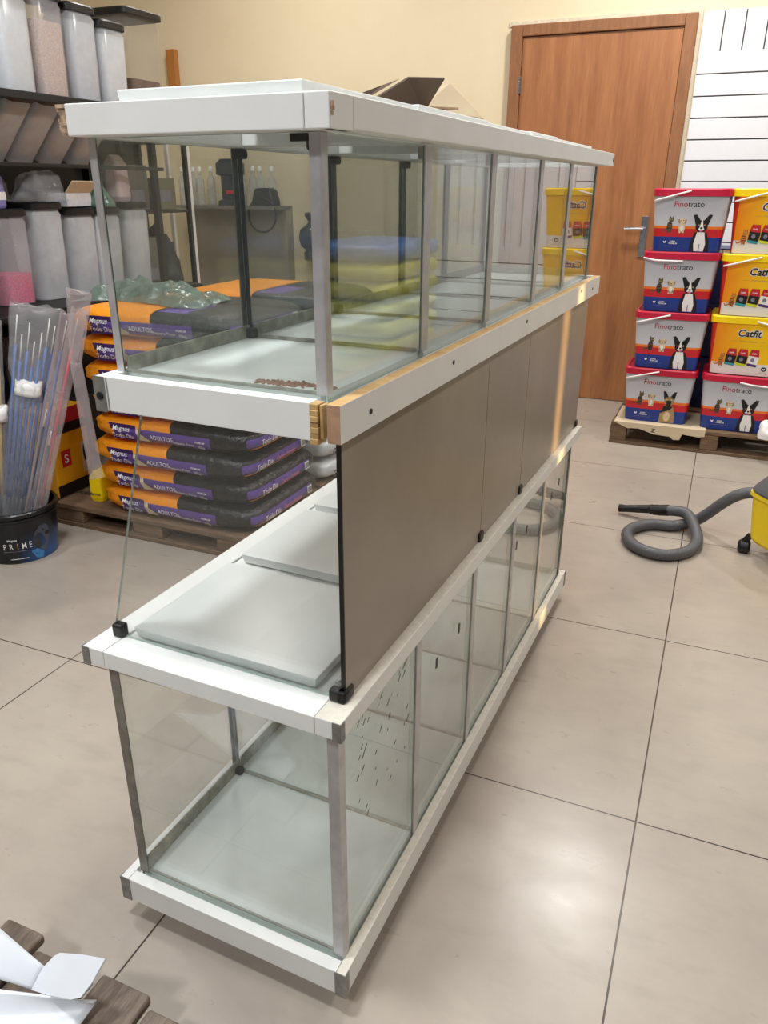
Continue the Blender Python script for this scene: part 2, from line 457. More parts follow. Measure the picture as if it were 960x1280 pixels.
# --- top frame
tx = (-.765, -.405, .746, 2.360)
mb = RM()
mb.box(tx[0]+.015, tx[1]-.030, tx[2], tx[2]+.05, 1.334, 1.3675)
mb.box(tx[1]-.0293, tx[1]-.001, tx[2]+.0003, tx[2]+.05, 1.334, 1.3675)
mb.box(tx[0]+.004, tx[0]+.05, tx[2]+.051, tx[3], 1.334, 1.3675)
mb.box(tx[1]-.05, tx[1], tx[2]+.051, tx[3], 1.336, 1.3675)
mb.box(tx[1]-.0005-.012, tx[1], tx[2]+.003, tx[2]+.0505, 1.334, 1.3675)
mb.box(tx[0]+.05, tx[1]-.05, tx[3]-.05, tx[3], 1.334, 1.3675)
for yy in (1.075, 1.375, 1.70, 1.975):
    mb.box(tx[0]+.05, tx[1]-.05, yy-.03, yy+.03, 1.336, 1.366)
top = mb.build('top_frame', W, rack, bevel=.0012)
mb = RM()
for k in range(9):                                                   # crumbling chipboard corner
    z = 1.3345+k*.0036
    mb.box(tx[0]+random.uniform(-.001, .005)+(.003 if k < 3 else 0), tx[0]+.0155, tx[2]+random.uniform(0, .004), tx[2]+.045, z, z+.0038)
mb.build('broken_corner', M['chip'], top)
mb = RM()
for z, s in ((1.348, .002), (1.353, .004), (1.357, .003)):
    mb.box(tx[1]-.002, tx[1]+.0008, tx[2]+.003, tx[2]+.003+s*1.4, z-.002, z+.0018)
mb.build('broken_corner', M['chip'], top)
RM().box(tx[1]-.001, tx[1]+.0015, tx[3]-.015, tx[3]-.004, 1.346, 1.356).build('screw_hole', M['black'], top)

# --- glass panes (5 mm) with green edges
def pane(axis, pos, a0, a1, z0, z1, key='glass', t=.005, name='glass_pane', top_a0=None):
    mb = RM()
    if axis == 'y':
        ta = a0 if top_a0 is None else top_a0
        pl = [(a0, pos, z0), (a1, pos, z0), (a1, pos, z1), (ta, pos, z1)]
        mb.prism(pl, (0, t, 0), 1, 0)
    else:
        pl = [(pos, a0, z0), (pos, a1, z0), (pos, a1, z1), (pos, a0, z1)]
        mb.prism(pl, (t, 0, 0), 1, 0)
    # outward normals
    o = mb.build(name, [M[key], M['glass_edge']], rack)
    me = o.data
    import bmesh
    b = bmesh.new(); b.from_mesh(me); bmesh.ops.recalc_face_normals(b, faces=b.faces[:]); b.to_mesh(me); b.free()
    return o
lx = (-.860, -.436, .785, 2.320); LZ = (.0885, .5795)
uxg = (-.746, -.434, .775, 2.280); UZ = (1.0465, 1.3335)
LY = (1.09, 1.40, 1.70, 2.00); UY = (1.075, 1.375, 1.70, 1.975)
for (g, Z, Ys, key) in ((lx, LZ, LY, 'glass_low'), (uxg, UZ, UY, 'glass')):
    x0, x1, y0, y1 = g
    pane('y', y0, x0, x1, *Z, key); pane('y', y1-.005, x0, x1, *Z, key)
    prev = y0+.006
    for yk in list(Ys)+[y1-.006]:
        pane('x', x0, prev, yk-.0005, *Z, key); pane('x', x1-.005, prev, yk-.0005, *Z, key)
        prev = yk+.0005
    for yk in Ys: pane('y', yk-.0025, x0+.006, x1-.006, *Z, key, name='partition_glass')
    zf = Z[0]+.0115 if Z is LZ else Z[0]+.007
    prev = y0+.0065
    for yk in list(Ys)+[y1]:
        RM().box(x0+.006, x1-.006, prev, yk-.0055, Z[0]+.0002, zf).build('tank_floor', M['tank_floor'], rack)
        prev = yk+.0055
    # dirty silicone along the bottom of the panes
    hh = .030 if Z is LZ else .020
    prev = y0+.008
    for k, yk in enumerate(list(Ys)+[y1-.006]):
        RM().box(x0+.0062, x0+.010, prev, yk-.006, zf, zf+hh).build('silicone_strip', M['grime'], rack, bevel=.001)
        RM().box(x0+.010, x1-.008, yk-.0065, yk-.0028, zf, zf+(.006 if k < 4 else .02)).build('silicone_strip', M['grime'], rack, bevel=.001)
        prev = yk+.006
    RM().box(x0+.006, x1-.006, y0+.0052, y0+.0085, zf, zf+.004).build('silicone_strip', M['grime'], rack)
# --- aluminium corner angles and flat cover strips
def angle(cx, cy, sx, sy, z0, z1, w, mat, name='corner_strip', t=.0015, s=None):
    s = s or w; mb = RM()
    xs = sorted((cx, cx+sx*w)); ys = sorted((cy-sy*t, cy)); mb.box(xs[0], xs[1], ys[0], ys[1], z0, z1)
    xs = sorted((cx-sx*t, cx)); ys = sorted((cy-sy*t, cy+sy*s)); mb.box(xs[0], xs[1], ys[0], ys[1], z0, z1)
    return mb.build(name, mat, rack, bevel=.0004, seg=1)
ZL = (.1005, .5795); ZU = (1.0555, 1.3335)
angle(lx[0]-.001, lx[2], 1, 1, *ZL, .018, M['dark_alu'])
angle(lx[1]+.001, lx[2], -1, 1, *ZL, .018, M['alu'])
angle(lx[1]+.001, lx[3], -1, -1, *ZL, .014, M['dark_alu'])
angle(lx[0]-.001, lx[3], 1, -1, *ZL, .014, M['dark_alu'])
angle(uxg[0]-.001, uxg[2], 1, 1, *ZU, .010, M['alu'])
angle(uxg[1]+.001, uxg[2], -1, 1, *ZU, .013, M['alu'])
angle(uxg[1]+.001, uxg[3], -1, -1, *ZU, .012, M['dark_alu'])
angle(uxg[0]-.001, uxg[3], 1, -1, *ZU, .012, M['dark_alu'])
for g, Z, Ys, hw in ((lx, ZL, LY, .011), (uxg, ZU, UY, .0125)):
    for yk in Ys:
        RM().box(g[1]+.0003, g[1]+.002, yk-hw, yk+hw, *Z).build('cover_strip', M['alu'], rack)
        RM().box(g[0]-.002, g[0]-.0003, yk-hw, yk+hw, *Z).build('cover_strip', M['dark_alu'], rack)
        RM().box(g[0]+.0062, g[0]+.0125, yk-.0085, yk-.0028, (Z[0]-.002 if Z is ZU else Z[0]-.0005), Z[1]).build('silicone_strip', M['rubber'] if (Z is ZU and yk < 1.2) else M['dark_alu'], rack, bevel=.002)
for g, Ys, z0, zt in ((uxg, UY, 1.0536, 1.333), (lx, LY, .1002, .579)):
    for yk in Ys[:3]:
        mb = RM()
        for zz in ((z0, z0+.016), (zt-.014, zt)):
            if zz[0] > .5 and zz[1] < .6: continue
            mb.box(g[0]+.0065, g[0]+.024, yk-.020, yk-.0035, *zz)
        mb.build('glass_clip', M['rubber'], rack, bevel=.004)
for yk, x in ((.777, -.4335), (1.075, -.43), (1.375, -.43)):
    RM().box(x-.022, x-.0065, yk+.006, yk+.02, 1.316, 1.333).build('glass_clip', M['rubber'], rack, bevel=.003)
RM().box(-.468, -.446, .7715, .7745, 1.3245, 1.3325).build('glass_clip', M['rubber'], rack, bevel=.001)
# sand left in the upper tank
mb = RM()
for k in range(320):
    t = random.uniform(-1, 1); x = -.497+.054*t; y = .812+.004*t+random.gauss(0, .0055)*(1.1-abs(t)*.6)
    r = random.uniform(.0008, .0026); z = 1.0536
    mb.lathe([(r, 0), (r*1.1, r*.5), (r*.6, r*1.1), (.0002, r*1.3)], 6, (x, y, z))
tag(mb.build('sand_residue', simple('rusty_sand', (158, 116, 92), .9, var=.35, scale=200), rack), kind='stuff')
# small black specks stuck on the lower right glass
for y, z in ((1.185, .437), (1.31, .445), (1.735, .452), (1.83, .458), (2.10, .455), (2.19, .47)):
    RM().box(lx[1]+.0001, lx[1]+.0012, y-.0045, y+.0045, z-.011, z+.011).build('sticker', M['black'], rack)
mb = RM()
for k in range(46):
    y = .84+random.random()*.2; z = .54-random.random()**1.5*.22
    l = random.uniform(.002, .013)
    mb.prism([(lx[1]+.0001, y, z), (lx[1]+.0001, y+.0012, z-.001), (lx[1]+.0001, y+l, z+l*.8), (lx[1]+.0001, y+l*.8, z+l*.8+.001)], (.0004, 0, 0))
tag(mb.build('scratch_marks', simple('dark_scratches', (70, 74, 70), .6), rack), kind='stuff')
# --- middle tier: clear end pane (cut to a slope), taupe panes on the right side
pane('y', .797, -.852, -.434, .6105, 1.0095, top_a0=-.735, name='end_glass')
prev = .797
for k, yk in enumerate((1.394, 1.690, 2.318)):
    mb = RM(); mb.box(-.4325, -.4275, prev+.001, yk-.001, .6115, 1.0085)
    mb.build('side_panel', M['taupe'], rack, bevel=.0006, seg=1); prev = yk
RM().box(-.4335, -.4270, .7955, .7978, .611, 1.0085).build('edge_seal', M['black'], rack)
def clip(x0, x1, y0, y1, z0, z1):
    RM().box(x0, x1, y0, y1, z0, z1).build('glass_clip', M['black'], rack, bevel=.004, seg=3)
mb = RM(); mb.box(-.451, -.4235, .787, .8035, .610, .630).box(-.440, -.4235, .787, .818, .610, .630)
mb.build('glass_clip', M['black'], rack, bevel=.0045, seg=3)
mb = RM(); mb.box(-.8485, -.828, .789, .807, .610, .633); mb.build('glass_clip', M['black'], rack, bevel=.004, seg=3)
for yk in (1.394, 1.690): clip(-.4375, -.4225, yk-.013, yk+.013, .6102, .631)
clip(-.4375, -.4225, 2.300, 2.3205, .6102, .631)
RM().box(-.462, -.446, .828, .866, .6102, .6135).box(-.4555, -.453, .828, .866, .6135, .618).build('loose_hinge', M['zinc'], rack)

# --- loose lids: five on the middle deck, five on top
def lid(name, label, group, x0, x1, y0, y1, z0, z1, lip):
    cx, cy = (x0+x1)/2, (y0+y1)/2
    t = thing(name, label, 'lid', room(cx, cy, z0), -A, group)
    mb = MB((cx, cy, z0)); mb.prism([(x0+lip, y0+lip, z0), (x1-lip, y0+lip, z0), (x1-lip, y1-lip, z0), (x0+lip, y1-lip, z0)], (0, 0, .0001))
    a = [(x0+lip, y0+lip, z0), (x1-lip, y0+lip, z0), (x1-lip, y1-lip, z0), (x0+lip, y1-lip, z0)]
    b = [(x0, y0, z1), (x1, y0, z1), (x1, y1, z1), (x0, y1, z1)]
    mb = MB((cx, cy, z0)).rings([a, b]); mb.build('slab', M['shelf_white'], t, bevel=.0015)
    return t
ml = ['white slab lid at the clear glass end of the middle deck, closest of five', 'second white slab lid along the middle deck, behind the end slab',
      'third white slab lid in the middle of the middle deck', 'fourth white slab lid on the middle deck, hidden behind taupe panels', 'white slab lid at the door end of the middle deck']
for k, (y0, y1) in enumerate(((.802, 1.062), (1.100, 1.352), (1.382, 1.66), (1.70, 1.97), (2.0, 2.27))):
    o = (.0 if k != 1 else .0)
    lid('tank_lid', ml[k], 'lids on the middle deck', -.813, -.478 if k == 0 else -.462, y0, y1, .6102, .629, .004)
tl = ['white raised lid on the rack top, over the end tank', 'second white lid on the rack top, under the cardboard', 'third white lid on the rack top, in the middle',
      'fourth white lid on the rack top, past the cardboard', 'white lid on the rack top at the end facing the wooden door']
for k, (y0, y1) in enumerate(((.770, 1.066), (1.070, 1.368), (1.372, 1.64), (1.645, 1.865), (1.87, 2.262))):
    lid('tank_lid', tl[k], 'lids on top of the rack', -.692, -.449+(.004 if k % 2 else 0), y0, y1, 1.3677, 1.3815+(.0015 if k % 2 else 0), .0015)

# cardboard and a thin pale sheet on the rack top
def sheet(name, label, pts, mat, t=.003, group='flattened cardboard on the rack'):
    c = Vector((sum(p[0] for p in pts)/len(pts), sum(p[1] for p in pts)/len(pts), min(p[2] for p in pts)))
    mb = MB(c); n = (Vector(pts[1])-Vector(pts[0])).cross(Vector(pts[2])-Vector(pts[0])).normalized()
    if n.z < 0: n = -n
    mb.prism(pts, n*t)
    o = mb.build(name, mat); o.location = c
    return tag(o, label, 'cardboard', group)
CB = dict()
def rp(x, y, z): return room(x, y, z)
KS = 1.3845
sheet('cardboard_sheet', 'cardboard flap in shaded dark brown, tilting up on the rack top', [rp(-.558, 1.115, KS), rp(-.498, 1.215, KS), rp(-.462, 1.205, 1.4275), rp(-.515, 1.195, 1.430)], M['kraft_dark_shaded'])
sheet('cardboard_sheet', 'black folded cardboard edge under the tilted flap', [rp(-.60, 1.08, KS), rp(-.575, 1.115, KS), rp(-.527, 1.185, 1.428), rp(-.545, 1.17, 1.420)], M['kraft_dark_shaded'])
sheet('cardboard_sheet', 'flat brown cardboard piece sticking out lowest of the cardboard', [rp(-.60, 1.15, KS-.0005), rp(-.50, 1.14, KS-.0005), rp(-.452, 1.36, KS-.0005), rp(-.58, 1.40, KS-.0005)], M['kraft'])
sheet('cardboard_sheet', 'thin brown cardboard strip lying on the lowest cardboard piece', [rp(-.58, 1.18, 1.389), rp(-.51, 1.17, 1.389), rp(-.470, 1.29, 1.394), rp(-.56, 1.32, 1.394)], M['kraft'])
sheet('cardboard_sheet', 'thin pale beige sheet slanting up behind the dark cardboard flap', [rp(-.590, 1.36, KS), rp(-.590, 1.93, KS), rp(-.606, 1.60, 1.467), rp(-.604, 1.405, 1.420)], M['kraft_pale'])  # thin pale beige triangle rising behind the flap

# ------------------------------------------------------------------ printed pet-food buckets
def bucket_mat(kind):
    t = NT('bucket_print_'+kind); x, y, z = t.xyz(t.coord())
    if kind == 'silver':
        c = t.mix(t.ramp(z, .12, .26), lin((206, 206, 212)), lin((176, 176, 184)))
        c = t.mix(t.math('LESS_THAN', z, .118), c, lin((238, 120, 40)))
        c = t.mix(t.math('LESS_THAN', z, .106), c, lin((204, 34, 44)))
        c = t.mix(t.math('LESS_THAN', z, .068), c, lin((30, 58, 140)))
    else:
        c = t.mix(t.ramp(x, -.17, .02), lin((244, 130, 16)), lin((253, 200, 8)))
        c = t.mix(t.math('LESS_THAN', x, -.149), c, lin((206, 44, 30)))
        c = t.mix(t.math('MULTIPLY', t.math('LESS_THAN', z, .058), t.math('GREATER_THAN', x, -.149)), c, lin((234, 230, 226)))
    return t.done(t.bsdf(c, .38))
M['bk_silver'] = bucket_mat('silver'); M['bk_yellow'] = bucket_mat('yellow')
BW0, BW1, BD0, BD1, BH = .155, .176, .128, .145, .288
def face(u, v, L):
    """front face: u in -.5..5 (width .31), v height in m"""
    y = -(BD0+(BD1-BD0)*v/(BH-.03))-.0007-.0004*L
    return (u, y, v)
def cat(p, u, v, s, key):
    p.el(u, v+.30*s, .16*s, .30*s, key); p.el(u+.06*s, v+.68*s, .14*s, .13*s, key)
    p.poly([(u-.06*s, v+.75*s), (u-.05*s, v+.92*s), (u+.05*s, v+.78*s)], key); p.poly([(u+.09*s, v+.78*s), (u+.17*s, v+.92*s), (u+.19*s, v+.74*s)], key)
    p.poly([(u-.12*s, v+.10*s), (u-.38*s, v+.02*s), (u-.46*s, v+.16*s), (u-.42*s, v+.2*s), (u-.34*s, v+.1*s), (u-.12*s, v+.24*s)], key)
    for a in (-.06, .08): p.rect(u+a*s-.035*s, u+a*s+.035*s, v-.04*s, v+.25*s, key)
    for k in range(3): p.rect(u-.12*s, u+.11*s, v+(.2+.13*k)*s, v+(.235+.13*k)*s, 'print_black', 2)
    for a in (.01, .11): p.el(u+a*s, v+.70*s, .022*s, .022*s, 'print_lime', 2)
def puppy(p, u, v, s):
    k = 'print_cream'
    p.el(u, v+.28*s, .20*s, .28*s, k); p.el(u, v+.68*s, .19*s, .18*s, k)
    p.el(u-.19*s, v+.66*s, .06*s, .14*s, 'print_tan', 2, .2); p.el(u+.19*s, v+.66*s, .06*s, .14*s, 'print_tan', 2, -.2)
    for a in (-.1, .1): p.rect(u+a*s-.06*s, u+a*s+.06*s, v-.05*s, v+.2*s, k)
    p.el(u-.07*s, v+.72*s, .025*s, .025*s, 'print_black', 2); p.el(u+.07*s, v+.72*s, .025*s, .025*s, 'print_black', 2)
    p.el(u, v+.62*s, .04*s, .03*s, 'print_black', 2); p.el(u, v+.24*s, .1*s, .18*s, 'print_white', 2)
def collie(p, u, v, s):
    k, w = 'print_black', 'print_white'
    p.poly([(u-.27*s, v), (u-.24*s, v+.3*s), (u-.16*s, v+.52*s), (u+.16*s, v+.52*s), (u+.24*s, v+.3*s), (u+.27*s, v)], k, 3)
    p.el(u, v+.68*s, .165*s, .17*s, k, 3)
    p.poly([(u-.17*s, v+.72*s), (u-.25*s, v+.98*s), (u-.17*s, v+1.0*s), (u-.03*s, v+.82*s)], k, 3)
    p.poly([(u+.17*s, v+.72*s), (u+.26*s, v+.99*s), (u+.17*s, v+1.0*s), (u+.03*s, v+.82*s)], k, 3)
    p.poly([(u-.015*s, v+.85*s), (u+.015*s, v+.85*s), (u+.05*s, v+.66*s), (u+.09*s, v+.58*s), (u-.09*s, v+.58*s), (u-.05*s, v+.66*s)], w, 4)
    p.poly([(u-.10*s, v+.52*s), (u+.10*s, v+.52*s), (u+.16*s, v+.2*s), (u+.13*s, v), (u-.13*s, v), (u-.16*s, v+.2*s)], w, 4)
    p.el(u, v+.635*s, .035*s, .028*s, k, 5); p.el(u, v+.565*s, .05*s, .03*s, 'print_pink', 5)
    for a in (-.075, .075): p.el(u+a*s, v+.715*s, .022*s, .022*s, 'print_tan', 5)
    p.rect(u-.012*s, u+.012*s, v, v+.2*s, 'print_grey', 5)
def shepherd(p, u, v, s):
    k, w = 'print_tan', 'print_black'
    p.poly([(u-.24*s, v), (u-.22*s, v+.3*s), (u-.14*s, v+.55*s), (u+.14*s, v+.55*s), (u+.2*s, v+.3*s), (u+.22*s, v)], k, 3)
    p.el(u, v+.70*s, .14*s, .16*s, k, 3)
    p.poly([(u-.15*s, v+.74*s), (u-.2*s, v+1.02*s), (u-.12*s, v+1.0*s), (u-.02*s, v+.83*s)], w, 3)
    p.poly([(u+.15*s, v+.74*s), (u+.2*s, v+1.02*s), (u+.12*s, v+1.0*s), (u+.02*s, v+.83*s)], w, 3)
    p.poly([(u-.08*s, v+.72*s), (u+.08*s, v+.72*s), (u+.06*s, v+.56*s), (u-.06*s, v+.56*s)], w, 4)
    p.poly([(u-.22*s, v+.3*s), (u-.14*s, v+.54*s), (u+.14*s, v+.54*s), (u+.05*s, v+.42*s), (u-.1*s, v+.36*s)], w, 4)
    p.el(u-.02*s, v+.2*s, .10*s, .16*s, 'print_cream', 4)
    for a in (-.07, .07): p.el(u+a*s, v+.75*s, .02*s, .02*s, 'print_cream', 5)
def logo(p, u, v, s, key):
    p.poly([(u-.5*s, v+.2*s), (u-.2*s, v+.3*s), (u, v), (u+.35*s, v+.45*s), (u+.5*s, v+.2*s), (u+.3*s, v-.35*s), (u-.2*s, v-.4*s)], key, 3)
def bucket_root(kind, name, label, dog='collie'):
    t = thing(name, label, 'bucket', (0, 0, 0))
    MB().rrect([(BW0, BD0, 0), (BW0, BD0, .002), (BW1, BD1, BH-.03), (BW1, BD1, BH-.022)], 64, 9).build('body', M['bk_'+kind], t, smooth=False)
    lk = M['crimson'] if kind == 'silver' else M['yellow_lid']
    MB().rrect([(BW1+.001, BD1+.001, BH-.036), (BW1+.007, BD1+.007, BH-.034), (BW1+.007, BD1+.007, BH-.006), (BW1+.003, BD1+.003, BH), (BW1-.008, BD1-.008, BH), (BW1-.011, BD1-.011, BH-.006)], 64, 8).build('lid', lk, t)
    p = Print(face)
    if kind == 'silver':
        vs, fs = text2d('Finotrato'); x0 = min(a for a, b in vs); x1 = max(a for a, b in vs)
        k = .135/(x1-x0)
        a, _ = text2d('Fino'); wa = max(q[0] for q in a)-min(q[0] for q in a)
        b, _ = text2d('trato'); wb = max(q[0] for q in b)-min(q[0] for q in b)
        p.text('Fino', -.03+wa*k/2-.045, .205, k, 'crimson', 2); p.text('trato', -.03+wa*k-.045+.003+wb*k/2, .205, k, 'print_black', 2)
        cat(p, -.085, .09, .082, 'print_brown'); puppy(p, -.028, .09, .075)
        (collie if dog == 'collie' else shepherd)(p, .062, .004, .168)
        logo(p, -.100, .044, .014, 'print_white'); p.text('SUPER', -.063, .043, .0095, 'print_white', 2, .02); p.text('PREMIUM', -.060, .034, .0095, 'print_white', 2, .02)
        p.rect(-.104, -.02, .025, .0262, 'print_grey', 2)
    else:
        p.text('Catfit', .005, .193, .047, 'print_white', 1, .09, .15); p.text('Catfit', .005, .193, .047, 'print_black', 3, .022, .15)
        p.text('Premium Especial', .005, .165, .0115, 'print_tan', 2, 0, .3); p.rect(-.07, -.045, .168, .169, 'print_tan', 2); p.rect(.058, .083, .168, .169, 'print_tan', 2)
        cat(p, -.105, .042, .075, 'print_ginger')
        for q, (kk, ff) in enumerate((('print_teal', 'print_black'), ('print_lime', 'print_black'), ('print_purple', 'print_white'))):
            u0 = -.088+q*.052
            p.poly([(u0, .05), (u0+.045, .043), (u0+.053, .09), (u0+.048, .13), (u0+.012, .13), (u0+.004, .095)], ff, 2)
            p.poly([(u0, .05), (u0+.045, .043), (u0+.047, .055), (u0+.0015, .062)], kk, 3)
            p.poly([(u0+.004, .1), (u0+.052, .094), (u0+.048, .13), (u0+.012, .13)], 'paint_red', 3)
            p.text('Catfit', u0+.028, .107, .010, 'print_white', 4, .02)
            p.el(u0+.024, .078, .009, .010, 'print_grey', 4)
        p.el(.098, .036, .013, .011, 'print_black', 2); logo(p, .098, .036, .013, 'print_white')
        p.text('10,1 kg', .095, .012, .012, 'print_grey', 2)
    p.build('label_print', t)
    return t
def handle(t, path):
    MB().tube(path, .0042, 8).build('wire_handle', M['wire_white'], t, smooth=True)
hz = BH-.045; hy = -BD1-.012
h_up = [(-.168, hy+.004, hz-.012), (-.14, hy-.004, hz-.004), (-.07, hy-.008, hz+.016), (-.005, hy-.006, hz+.034)]
h_lid = [(-.176, hy+.01, hz+.014), (-.12, hy-.004, hz+.004), (-.03, hy-.004, hz+.003), (.012, hy, hz+.004)]
h_right = [(.176, hy+.006, hz-.020), (.13, hy-.006, hz-.004), (.07, hy-.008, hz+.018), (.03, hy-.006, hz+.027)]
h_flat = [(0.0, hy, hz+.015), (.05, hy-.004, hz+.008), (.12, hy-.004, hz+.004), (.176, hy+.01, hz+.002)]
G1, G2 = 'printed silver and red pet food buckets', 'yellow cat food buckets'
YBK = 4.26+BD0; PZ = .125
bA = bucket_root('silver', 'pet_food_bucket', 'silver pet food bucket with red lid, topmost of the four by the door')
bS = bucket_root('silver', 'pet_food_bucket', 'silver bucket printed with a German shepherd, bottom of the door stack', 'shepherd')
bY = bucket_root('yellow', 'cat_food_bucket', 'yellow cat food bucket topping the second stack')
def place(src, loc, rz, label, grp, hp, first=False):
    if first: src.location = loc; src.rotation_euler = (0, 0, rz); r = src; r['label'] = label; r['group'] = grp
    else: r = dup(src, loc, rz, label, grp)
    return r
plan = [(bS, (-.232, YBK, PZ), .0, 'silver bucket printed with a German shepherd, bottom of the door stack', G1, h_up),
        (bA, (-.218, YBK, PZ+.29), .012, 'silver pet food bucket with a border collie, standing directly on the shepherd bucket', G1, h_up),
        (bA, (-.212, YBK+.005, PZ+.58), -.01, 'silver pet food bucket with a border collie, second from the top by the door', G1, h_lid),
        (bA, (-.200, YBK, PZ+.87), -.02, 'topmost silver and red pet food bucket next to the door handle', G1, h_up),
        (bA, (.152, YBK-.01, PZ), .0, 'silver bucket under the yellow buckets, at the bottom of its stack', G1, h_flat),
        (bY, (.150, YBK, PZ+.29), .0, 'yellow cat food bucket resting on the silver bucket', G2, h_right),
        (bY, (.152, YBK, PZ+.58), .012, 'middle one of the three stacked yellow cat food buckets', G2, h_up),
        (bY, (.160, YBK, PZ+.87), -.01, 'topmost of the three stacked yellow cat food buckets', G2, h_up)]
seen = {}; roots = []
for src, loc, rz, lb, g, hp in plan:
    r = place(src, loc, rz, lb, g, hp, first=id(src) not in seen); seen[id(src)] = 1; roots.append((r, hp))
for r, hp in roots: handle(r, hp)
# second row behind, only slivers of blue show in the gap
for k in range(3):
    o = MB().rrect([(.15, .12, 0), (.165, .135, .25), (.17, .14, .252), (.17, .14, .285)], 40, 8).build('storage_tub', M['navy'])
    o.location = (-.03, 4.80, PZ+.29*k); tag(o, ['lowest', 'middle', 'topmost'][k]+' dark blue tub behind the gap between the bucket stacks', 'tub', 'blue tubs behind the buckets')

# pallet under the buckets
def pallet(name, label, x0, x1, y0, y1, zt, mat, along='x', blocks=3, n=6, group='wooden pallets', bw=.1, slat=None):
    cx, cy = (x0+x1)/2, (y0+y1)/2; o = (cx, cy, 0)
    t = thing(name, label, 'pallet', (cx, cy, 0), 0, group)
    w = slat or (y1-y0)/n*.82
    for k in range(n):
        y = y0+(y1-y0-w)*k/(n-1)
        MB(o).box(x0+random.uniform(0, .008), x1-random.uniform(0, .008), y, y+w, zt-.02, zt).build('top_board', mat, t, bevel=.003)
    for j in range(3):
        y = y0+(y1-y0-.09)*j/2
        MB(o).box(x0, x1, y, y+.09, .0, .018).build('bottom_board', mat, t, bevel=.003)
        for i in range(blocks):
            x = x0+(x1-x0-bw)*i/(blocks-1)
            MB(o).box(x, x+bw, y+.004, y+.086, .0185, zt-.0205).build('block', mat, t, bevel=.004)
    return t
pallet('wooden_pallet', 'dark wooden pallet under the silver and yellow buckets', -.448, .56, 4.205, 4.98, PZ-.004, M['pallet'], bw=.085)
# cardboard sheet between pallet and buckets, hanging over its edge
mb = MB((-.2, 4.2, .12))
prof = [(-.43, 0), (-.36, .028), (-.30, .024), (-.22, .047), (-.14, .05), (-.12, .065), (-.09, .062), (-.08, .03), (.0, .036), (.03, .03), (.03, 0)]
pts = [(x, 4.198, PZ-.004-d) for x, d in prof]
mb.prism(pts, (0, .004, 0)); mb.box(-.43, .03, 4.1985, 4.55, PZ-.0035, PZ-.0006)
cs = tag(mb.build('cardboard_sheet', M['kraft_pale']), 'torn pale cardboard hanging over the pallet edge under the shepherd bucket', 'cardboard'); cs.location = (-.2, 4.2, .12)
p = Print(lambda u, v, L: (u, -.003-.0003*L, v)); p.text('N', -.015+.2-.2, -.026, .03, 'print_black', 1, .01, 0, 1, 1.5)
o = p.build('printed_letter', cs)
mb = MB((.30, 4.22, 0))
def crumple(c, rx, ry, h, seed, n=16, mlt=.35):
    def fn(u, v):
        a = 2*PI*u; r = v
        x = c[0]+rx*math.cos(a)*math.sin(r*PI*.5)*1.; y = c[1]+ry*math.sin(a)*math.sin(r*PI*.5)
        z = c[2]+h*math.cos(r*PI*.5)
        q = mnoise.noise((x*14+seed, y*14, z*14)); w = mnoise.noise((x*34+seed, y*34, z*34))
        k = 1+mlt*q+.5*mlt*w
        return (c[0]+(x-c[0])*k, c[1]+(y-c[1])*k, c[2]+max(0.001, (z-c[2])*k))
    return MB(c).patch(fn, n*2, n)
tag(crumple((.31, 4.185, PZ+.0005), .06, .05, .085, 3).build('plastic_bag', M['print_white'], smooth=True), 'crumpled white plastic bag on the pallet corner beside the bottom bucket', 'plastic bag').location = (.322, 4.182, PZ+.0005)

# ------------------------------------------------------------------ vacuum cleaner
vr = math.radians(-52)
vac = thing('vacuum_cleaner', 'yellow wheeled vacuum cleaner with grey lid and coiled hose', 'vacuum cleaner', (.440, 2.955, 0), vr)
MB().rrect([(.150, .140, .055), (.160, .150, .07), (.175, .165, .235), (.182, .172, .238), (.182, .172, .252)], 56, 9).build('tank', M['vac_yellow'], vac)
MB().rrect([(.180, .170, .2525), (.183, .173, .262), (.176, .166, .275), (.14, .13, .33), (.10, .095, .355), (.02, .02, .36)], 56, 7).build('lid', M['vac_grey'], vac, smooth=False)
MB().tube([(-.07, 0, .352), (-.06, 0, .40), (.06, 0, .40), (.07, 0, .352)], .014, 10).build('carry_handle', M['black'], vac, smooth=True)
for sx in (-1, 1):
    MB().box(sx*.182-.006, sx*.182+.006, -.03, .03, .20, .27).build('latch', M['black'], vac, bevel=.003)
iv = Matrix.Rotation(-vr, 4, 'Z')
def vl(p): return tuple(iv @ (Vector(p)-Vector((.440, 2.955, 0))))
for a in (0, 1, 2, 3):
    cxy = [(-.158, -.150), (.158, -.150), (.158, .150), (-.158, .150)][a]
    mb = MB(); c = (cxy[0], cxy[1], .026)
    w = Vector((math.cos(.9+a), math.sin(.9+a), 0))
    mb.tube([Vector(c)-w*.022, Vector(c)-w*.014, Vector(c)+w*.014, Vector(c)+w*.022], [.018, .0265, .0265, .018], 20)
    cs_ = mb.build('caster', M['black'], vac, smooth=False, bevel=.002)
    MB().tube([(c[0], c[1], .05), (c[0]*.93, c[1]*.93, .075)], .012, 10).build('caster_stem', M['black'], cs_)
def catmull(P, n=14):
    P = [Vector(p) for p in P]; P = [2*P[0]-P[1]]+P+[2*P[-1]-P[-2]]; out = []
    for i in range(1, len(P)-2):
        for k in range(n):
            t = k/n
            out.append(.5*((2*P[i])+(-P[i-1]+P[i+1])*t+(2*P[i-1]-5*P[i]+4*P[i+1]-P[i+2])*t*t+(-P[i-1]+3*P[i]-3*P[i+1]+P[i+2])*t**3))
    out.append(P[-2]); return out
